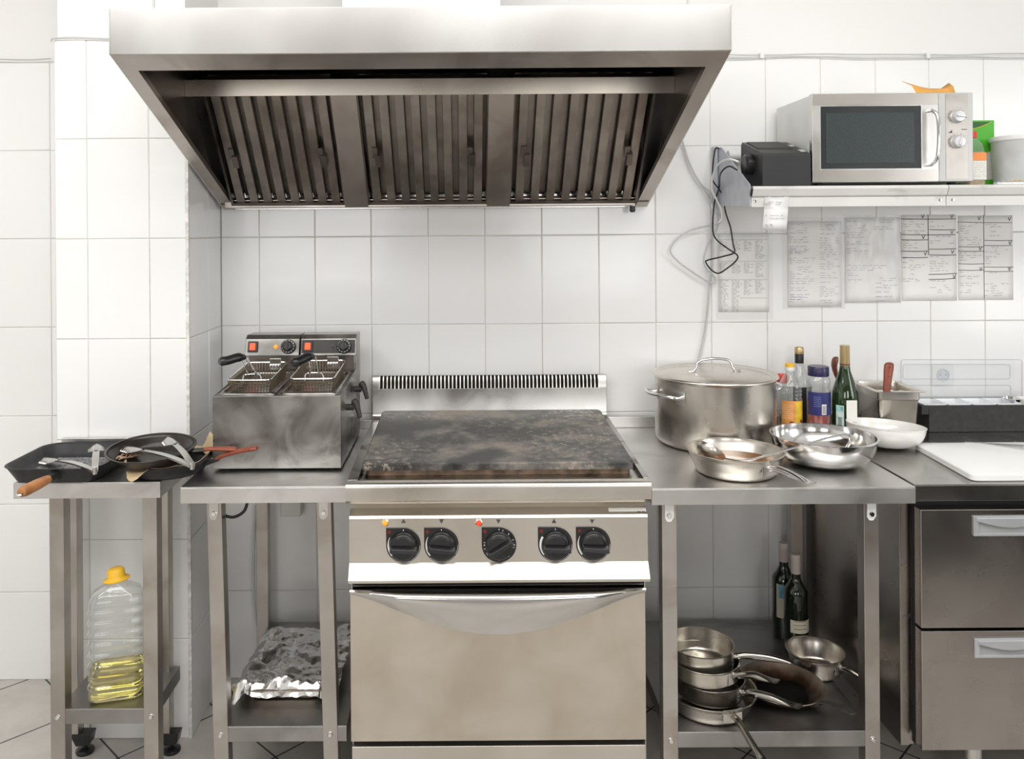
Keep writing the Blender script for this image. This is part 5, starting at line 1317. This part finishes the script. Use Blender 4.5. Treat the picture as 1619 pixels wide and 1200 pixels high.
m = MB(); m.prism([pz_(1566,192.5)]+[pz_(1566-4*k, 193+(10.5*math.sin(k/9*PI/2))) for k in range(0,9)]+[pz_(1534,192.5)], 'y', -.1604, -.1608); m.build('dark_curve', M['greend'], cb)
sb = thing('spice_bottle', 'clear square bottle of seasoning with red cap and orange-white label beside the microwave', 'bottle', (1.62,-.22,SZ))
sx0, sx1 = at(1533,250,-.24).x, at(1560,250,-.24).x; scx = (sx0+sx1)/2; hw2 = (sx1-sx0)/2
def sqr(w_, z, r=.008): return [(scx+x,-.212+y,z) for x,y in rrect(-w_,w_,-w_,w_,min(r,w_*.9),4)]
zsh = at(1545,228,-.24).z; zcp = at(1545,216,-.24).z
m = MB(); m.loft([sqr(hw2-.002,SZ+.0006),sqr(hw2,SZ+.004),sqr(hw2,at(1545,262,-.24).z),sqr(hw2-.001,at(1545,240,-.24).z),sqr(hw2*.8,zsh),sqr(.010,zcp-.002,.009),sqr(.010,zcp+.001,.009)]); m.build('bottle_body', M['pet'], sb, angle=50)
m = MB(); m.loft([sqr(hw2-.002,SZ+.002),sqr(hw2-.002,at(1545,238,-.24).z-.004)]); m.build('seasoning', plain('seasoning', (.48,.36,.22), .8, 0, .2, 150), sb)
m = MB(); m.lathe([(.0125,0),(.0125,.018),(.011,.020),(0,.020)], (scx,-.212,zcp-.001), 24); m.build('cap', M['red'], sb)
yl = -.212-hw2-.0004
m = MB(); m.box(scx-hw2+.001,scx+hw2-.001,yl-.0004,yl,at(1545,254,-.24).z,at(1545,241,-.24).z); m.build('orange_label', plain('orange_band', (.85,.28,.06), .45), sb)
m = MB(); m.box(scx-hw2+.001,scx+hw2-.001,yl-.0004,yl,at(1545,284,-.24).z,at(1545,254.2,-.24).z); wl = m.build('white_label', M['whitelab'], sb)
m = MB()
for k in range(7): scribble(m, scx-hw2+.004, scx+hw2-.004, at(1545,258+3.4*k,-.24).z, .001, yl-.0007, .0006, word=.007)
m.build('print', M['inkg'], wl, recalc=False)
bk = thing('food_bucket', 'translucent plastic bucket with white rim at the right end of the wall shelf', 'bucket', (1.80,-.20,SZ))
bcx = at(1622,250,-.23).x
zb3 = at(1600,219,-.20).z
hB = zb3-SZ-.001
MB().lathe([(0,0),(.088,0),(.090,.003),(.098,hB-.014),(.100,hB-.012),(.100,hB),(.0975,hB),(.0955,hB-.014),(.087,.004),(0,.003)], (bcx,-.232,SZ+.0006), 56).build('bucket_body', plain('frosted_plastic', (.64,.66,.66), .3, 0, .1, 12), bk, angle=50)
MB().lathe([(.1015,hB-.012),(.103,hB-.006),(.102,hB+.002),(.098,hB+.003)], (bcx,-.232,SZ+.0006), 56).build('rim', M['white'], bk)
MB().box(bcx-.01,bcx+.02,-.12,-.10,SZ+hB+.003,SZ+hB+.03).build('green_tab', M['greend'], bk) if False else None
tr_ = MB(); ta, tb = at(1565,287,-.30).x, at(1619,287,-.30).x+.08
tr_.box(ta,tb,-.335,-.315,SZ+.0005,SZ+.009); tag(tr_.build('plastic_tray', M['pet'], None, bevel=.002), 'shallow clear plastic tray on the shelf front before the bucket', 'tray')
m = MB(); r9 = random.Random(5)
for k in range(60):
    c = Vector((at(1598,289,-.30).x+r9.gauss(0,.012),-.326+r9.uniform(-.006,.006),SZ+.010+r9.uniform(0,.006))); m.lathe([(0,-.002),(.0022,0),(0,.002)], c, 5)
tag(m.build('crumbs', plain('crumbs', (.80,.66,.47), .8), None), 'pile of pale crumbs on the clear tray in front of the bucket', 'crumbs', kind='stuff')
# ================================================================ PAPERS on the wall below the shelf
def paper(label, x0, x1, y0, y1, Y, name='handwritten_sheet', group='recipe sheets', sleeve=None, mat='paper'):
    a, b = at(x0,y0,Y), at(x1,y1,Y)
    t_ = thing(name, label, 'paper sheet', ((a.x+b.x)/2,Y,(a.z+b.z)/2), group)
    m = MB(); m.grid(lambda u,v: (a.x+(b.x-a.x)*u, Y+.0006*noise.noise(Vector((u*4,v*4,x0))), b.z+(a.z-b.z)*v), 8, 10)
    m.build('sheet', M[mat], t_, solid=.0003)
    if sleeve:
        s0, s1 = at(sleeve[0],sleeve[1],Y), at(sleeve[2],sleeve[3],Y)
        m = MB(); m.grid(lambda u,v: (s0.x+(s1.x-s0.x)*u, Y-.0022-.0016*noise.noise(Vector((u*9,v*9,x0*.7))), s1.z+(s0.z-s1.z)*v), 30, 36)
        m.build('plastic_sleeve', M['sleeve'], t_)
    return t_, a, b
YW = .0002
# printed list, left
t_, a, b = paper('printed list in four columns in a plastic sleeve, leftmost of the sheets', 1135,1216,370,493, YW, 'printed_sheet', None, (1131,366,1222,505))
m = MB(); rp = random.Random(3)
for cx in (1137,1157,1176,1194):
    for (ya, yb2) in ((381,397 if cx < 1190 else 409),(416,432 if cx < 1190 else 441),(444,466 if cx < 1190 else 464)) + (((468,492),) if cx < 1170 else ()):
        y = ya
        while y < yb2:
            xw = rp.uniform(8,16); p0, p1 = at(cx,y,YW-.0008), at(cx+xw,y,YW-.0008); scribble(m, p0.x, p1.x, p0.z, .0016, YW-.0008, .0010, rp, .95, .012); y += 2.15
m.build('print', M['inkg'], t_, recalc=False)
m = MB()
for (u0,v0,u1,v1) in ((1136,379,1213,379),(1136,413,1213,413),(1136,442,1213,442),(1170,471,1213,471)): p, q = at(u0,v0,YW), at(u1,v1,YW); m.ribbon([(p.x,p.z),(q.x,q.z)], .0008, YW-.0009)
m.build('ruled_line', M['inkg'], t_, recalc=False)
def hand(t_, cols, seed, mat='ink', dens=.85, step=3.7):
    r_ = random.Random(seed); m = MB()
    for (x0,x1,y0,y1) in cols:
        y = y0
        while y < y1:
            xe = x0+(x1-x0)*r_.uniform(.45,1.0); p, q = at(x0,y,YW), at(xe,y,YW); scribble(m, p.x, q.x, p.z, .0036, YW-.0009, .00085, r_, dens, .016); y += step*r_.choice((1,1,1,1.9))
    m.build('handwriting', M[mat], t_, recalc=False)
t_, a, b = paper('handwritten sheet in a crinkled plastic sleeve right of the printed list', 1245,1331,350,485, YW, sleeve=(1236,344,1336,488))
hand(t_, [(1248,1292,354,478),(1296,1329,352,482)], 1, 'ink'); hand(t_, [(1248,1280,395,400),(1250,1282,466,480),(1297,1318,355,366)], 2, 'inkb')
t_, a, b = paper('handwritten sheet in a sleeve, second of the handwritten sheets', 1336,1424,344,478, YW, sleeve=(1333,340,1425,480))
hand(t_, [(1338,1378,350,402),(1381,1421,348,366),(1338,1420,420,428),(1340,1365,432,450),(1384,1420,440,476)], 3, 'ink')
def lines(t_, segs, mat='inkd', w_=.0022):
    m = MB()
    for (u0,v0,u1,v1) in segs: p, q, c = at(u0,v0,YW), at(u1,v1,YW), at((u0+u1)/2,(v0+v1)/2+.5,YW); m.ribbon([(p.x,p.z),(c.x,c.z),(q.x,q.z)], w_, YW-.0010)
    m.build('ruled_line', M[mat], t_, recalc=False)
def ticks(t_, pts, w_=.0018):
    m = MB()
    for (u,v) in pts: p = at(u,v,YW); m.ribbon([(p.x-.005,p.z+.006),(p.x-.001,p.z-.006),(p.x+.005,p.z+.007)], w_, YW-.0012)
    m.build('tick', M['inkd'], t_, recalc=False)
t_, a, b = paper('handwritten sheet with thick black ruled lines, third of the handwritten sheets', 1425,1513,340,475, YW)
hand(t_, [(1427,1464,347,370),(1427,1464,381,394),(1427,1464,408,454),(1470,1508,347,360),(1470,1508,374,390),(1470,1508,406,430),(1470,1508,444,463)], 4, 'inkg', .6)
lines(t_, [(1424,346,1511,346),(1467,339,1468,403),(1425,371,1510,371),(1425,379,1467,379),(1469,363,1510,363),(1425,397,1467,397),(1426,407,1467,407),(1469,394,1512,393),(1469,403,1512,403),(1468,434,1513,432),(1468,442,1511,440)])
ticks(t_, [(1459,342),(1505,342),(1460,375),(1505,367),(1463,401),(1506,398),(1509,437)])
t_, a, b = paper('handwritten sheet with a black vertical line, rightmost of the sheets', 1515,1602,341,474, YW)
hand(t_, [(1517,1552,354,388),(1517,1552,400,414),(1517,1552,430,464),(1557,1597,355,376),(1557,1597,391,420),(1557,1597,431,468)], 5, 'inkg', .6)
lines(t_, [(1514,351,1600,352),(1555,340,1556,473),(1515,390,1555,390),(1515,397,1555,397),(1515,417,1555,417),(1515,427,1555,427),(1556,380,1601,380),(1556,388,1600,388),(1556,422,1602,422),(1556,429,1602,429)], w_=.0018)
ticks(t_, [(1548,345),(1596,346),(1550,393),(1597,384),(1551,425),(1596,425)])
# ================================================================ LOW SHELF, right table: pans and wine bottles
ZS = .2125
def oz(px, py, z=ZS): return onz(px, py, z)
bx, by = .700, -.545
pan('saute_pan', 'large stainless saute pan at the bottom of the stacked pans on the low shelf', 'pan', .130,.112,.055,.038,.150, (bx-.020,by,ZS), -76, rise=-.030, fl=.016, hw=.0105)
pan('saucepan', 'dark saucepan second from the bottom of the stacked pans on the low shelf', 'saucepan', .098,.094,.052,.030,.16, (bx-.015,by+.01,ZS+.031), -42, rise=.028, mat='panin', fl=.01)
pan('saucepan', 'saucepan second from the top of the stacked pans, handle pointing right and up', 'saucepan', .096,.094,.046,.027,.125, (bx-.028,by+.012,ZS+.0835), -48, rise=.040, fl=.008)
pan('saucepan', 'open stainless saucepan topmost of the stacked pans on the low shelf', 'saucepan', .092,.086,.066,.034,.175, (bx-.036,by+.022,ZS+.1005), -16, rise=.016, fl=.012)
pan('saucepan', 'single stainless saucepan on the low shelf in front of the wine bottles', 'saucepan', .084,.070,.066,.042,.150, (1.057,-.372,ZS), -52, rise=-.012, fl=.014)
bp = thing('iron_frying_pan', 'browned iron frying pan with flat black handle on the low shelf', 'frying pan')
m_, nt_, p_ = newmat('black_to_brown_iron')
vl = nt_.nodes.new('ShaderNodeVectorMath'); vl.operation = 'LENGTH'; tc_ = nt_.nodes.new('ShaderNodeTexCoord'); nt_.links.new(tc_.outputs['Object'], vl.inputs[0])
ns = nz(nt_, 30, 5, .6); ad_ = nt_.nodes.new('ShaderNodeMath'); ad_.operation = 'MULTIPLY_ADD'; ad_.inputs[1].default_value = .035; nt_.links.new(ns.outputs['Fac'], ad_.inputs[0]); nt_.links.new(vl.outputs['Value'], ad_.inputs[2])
rm = ramp(nt_, ad_.outputs[0], [(.093,(.012,.009,.007)),(.112,(.10,.055,.03)),(.135,(.34,.27,.21))]); nt_.links.new(rm.outputs[0], p_.inputs['Base Color']); p_.inputs['Metallic'].default_value = .8; p_.inputs['Roughness'].default_value = .24  # colour by distance from the centre: black, then brown, paler at the rim
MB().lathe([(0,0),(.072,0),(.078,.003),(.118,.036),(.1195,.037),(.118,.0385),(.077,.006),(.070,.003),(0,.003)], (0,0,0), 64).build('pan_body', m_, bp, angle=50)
m = MB(); m.hexa([(.100,-.014,.018),(.126,-.014,.030),(.126,.014,.030),(.100,.014,.018),(.100,-.014,.022),(.124,-.014,.040),(.124,.014,.040),(.100,.014,.022)])
m.loft([[(x,w_*a,z+.002*b) for a,b in ((-1,-1),(1,-1),(1,1),(-1,1))] for x,w_,z in ((.118,.013,.036),(.135,.010,.044),(.170,.011,.052),(.205,.014,.056),(.218,.012,.056),(.225,.005,.056))])
hb = m.build('handle', M['plastm'], bp, bevel=.0008)
for yq in (-.008,.008): MB(Matrix.Translation((.121,yq,.030)) @ Matrix.Rotation(math.radians(75),4,'Y')).lathe([(.003,0),(.002,.0015),(0,.002)], (0,0,0), 8).build('rivet', M['chrome'], hb)
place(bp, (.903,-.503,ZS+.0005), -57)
def wine(label, px, yb2, Y, lbl):
    c = at(px, 900, Y); c = Vector((c.x, Y, ZS+.0005))
    t_ = thing('wine_bottle', label, 'wine bottle', tuple(c), 'wine bottles on the low shelf')
    MB().lathe([(0,0),(.035,0),(.037,.004),(.037,.180),(.035,.196),(.022,.214),(.0145,.230),(.0140,.300),(0,.300)], c, 48).build('glass_body', M['darkglass'], t_, angle=60)
    MB().lathe([(.0148,.245),(.0150,.247),(.0150,.298),(.0155,.302),(.0140,.306),(0,.306)], c, 28).build('capsule', plain('pale_capsule', (.62,.55,.52), .5), t_)
    m = MB(); arc_label(m, .0372, lbl[0], lbl[1], lbl[2], lbl[3], c, 16); lb = m.build('label', M['creamlab'], t_, recalc=False)
    m = MB()
    if lbl[4] == 1:
        for k in range(3): arc_text(m, .0374, 240, 300, lbl[0]+.014+.012*k, .0022, c)
        m.build('print', M['brownw'], lb, recalc=False)
    else:
        arc_label(m, .0375, .135, .180, 225, 268, c, 6); m.build('blue_panel', plain('sky_blue_label', (.16,.42,.52), .5, 0, .5, 30), lb, recalc=False)
wine('nearer dark wine bottle with a cream label on the low shelf', 1258, 1040, -.245, (.068,.108,222,338,1))
wine('farther dark wine bottle with a blue label on the low shelf, behind the other', 1239, 1022, -.15, (.07,.18,212,300,2))
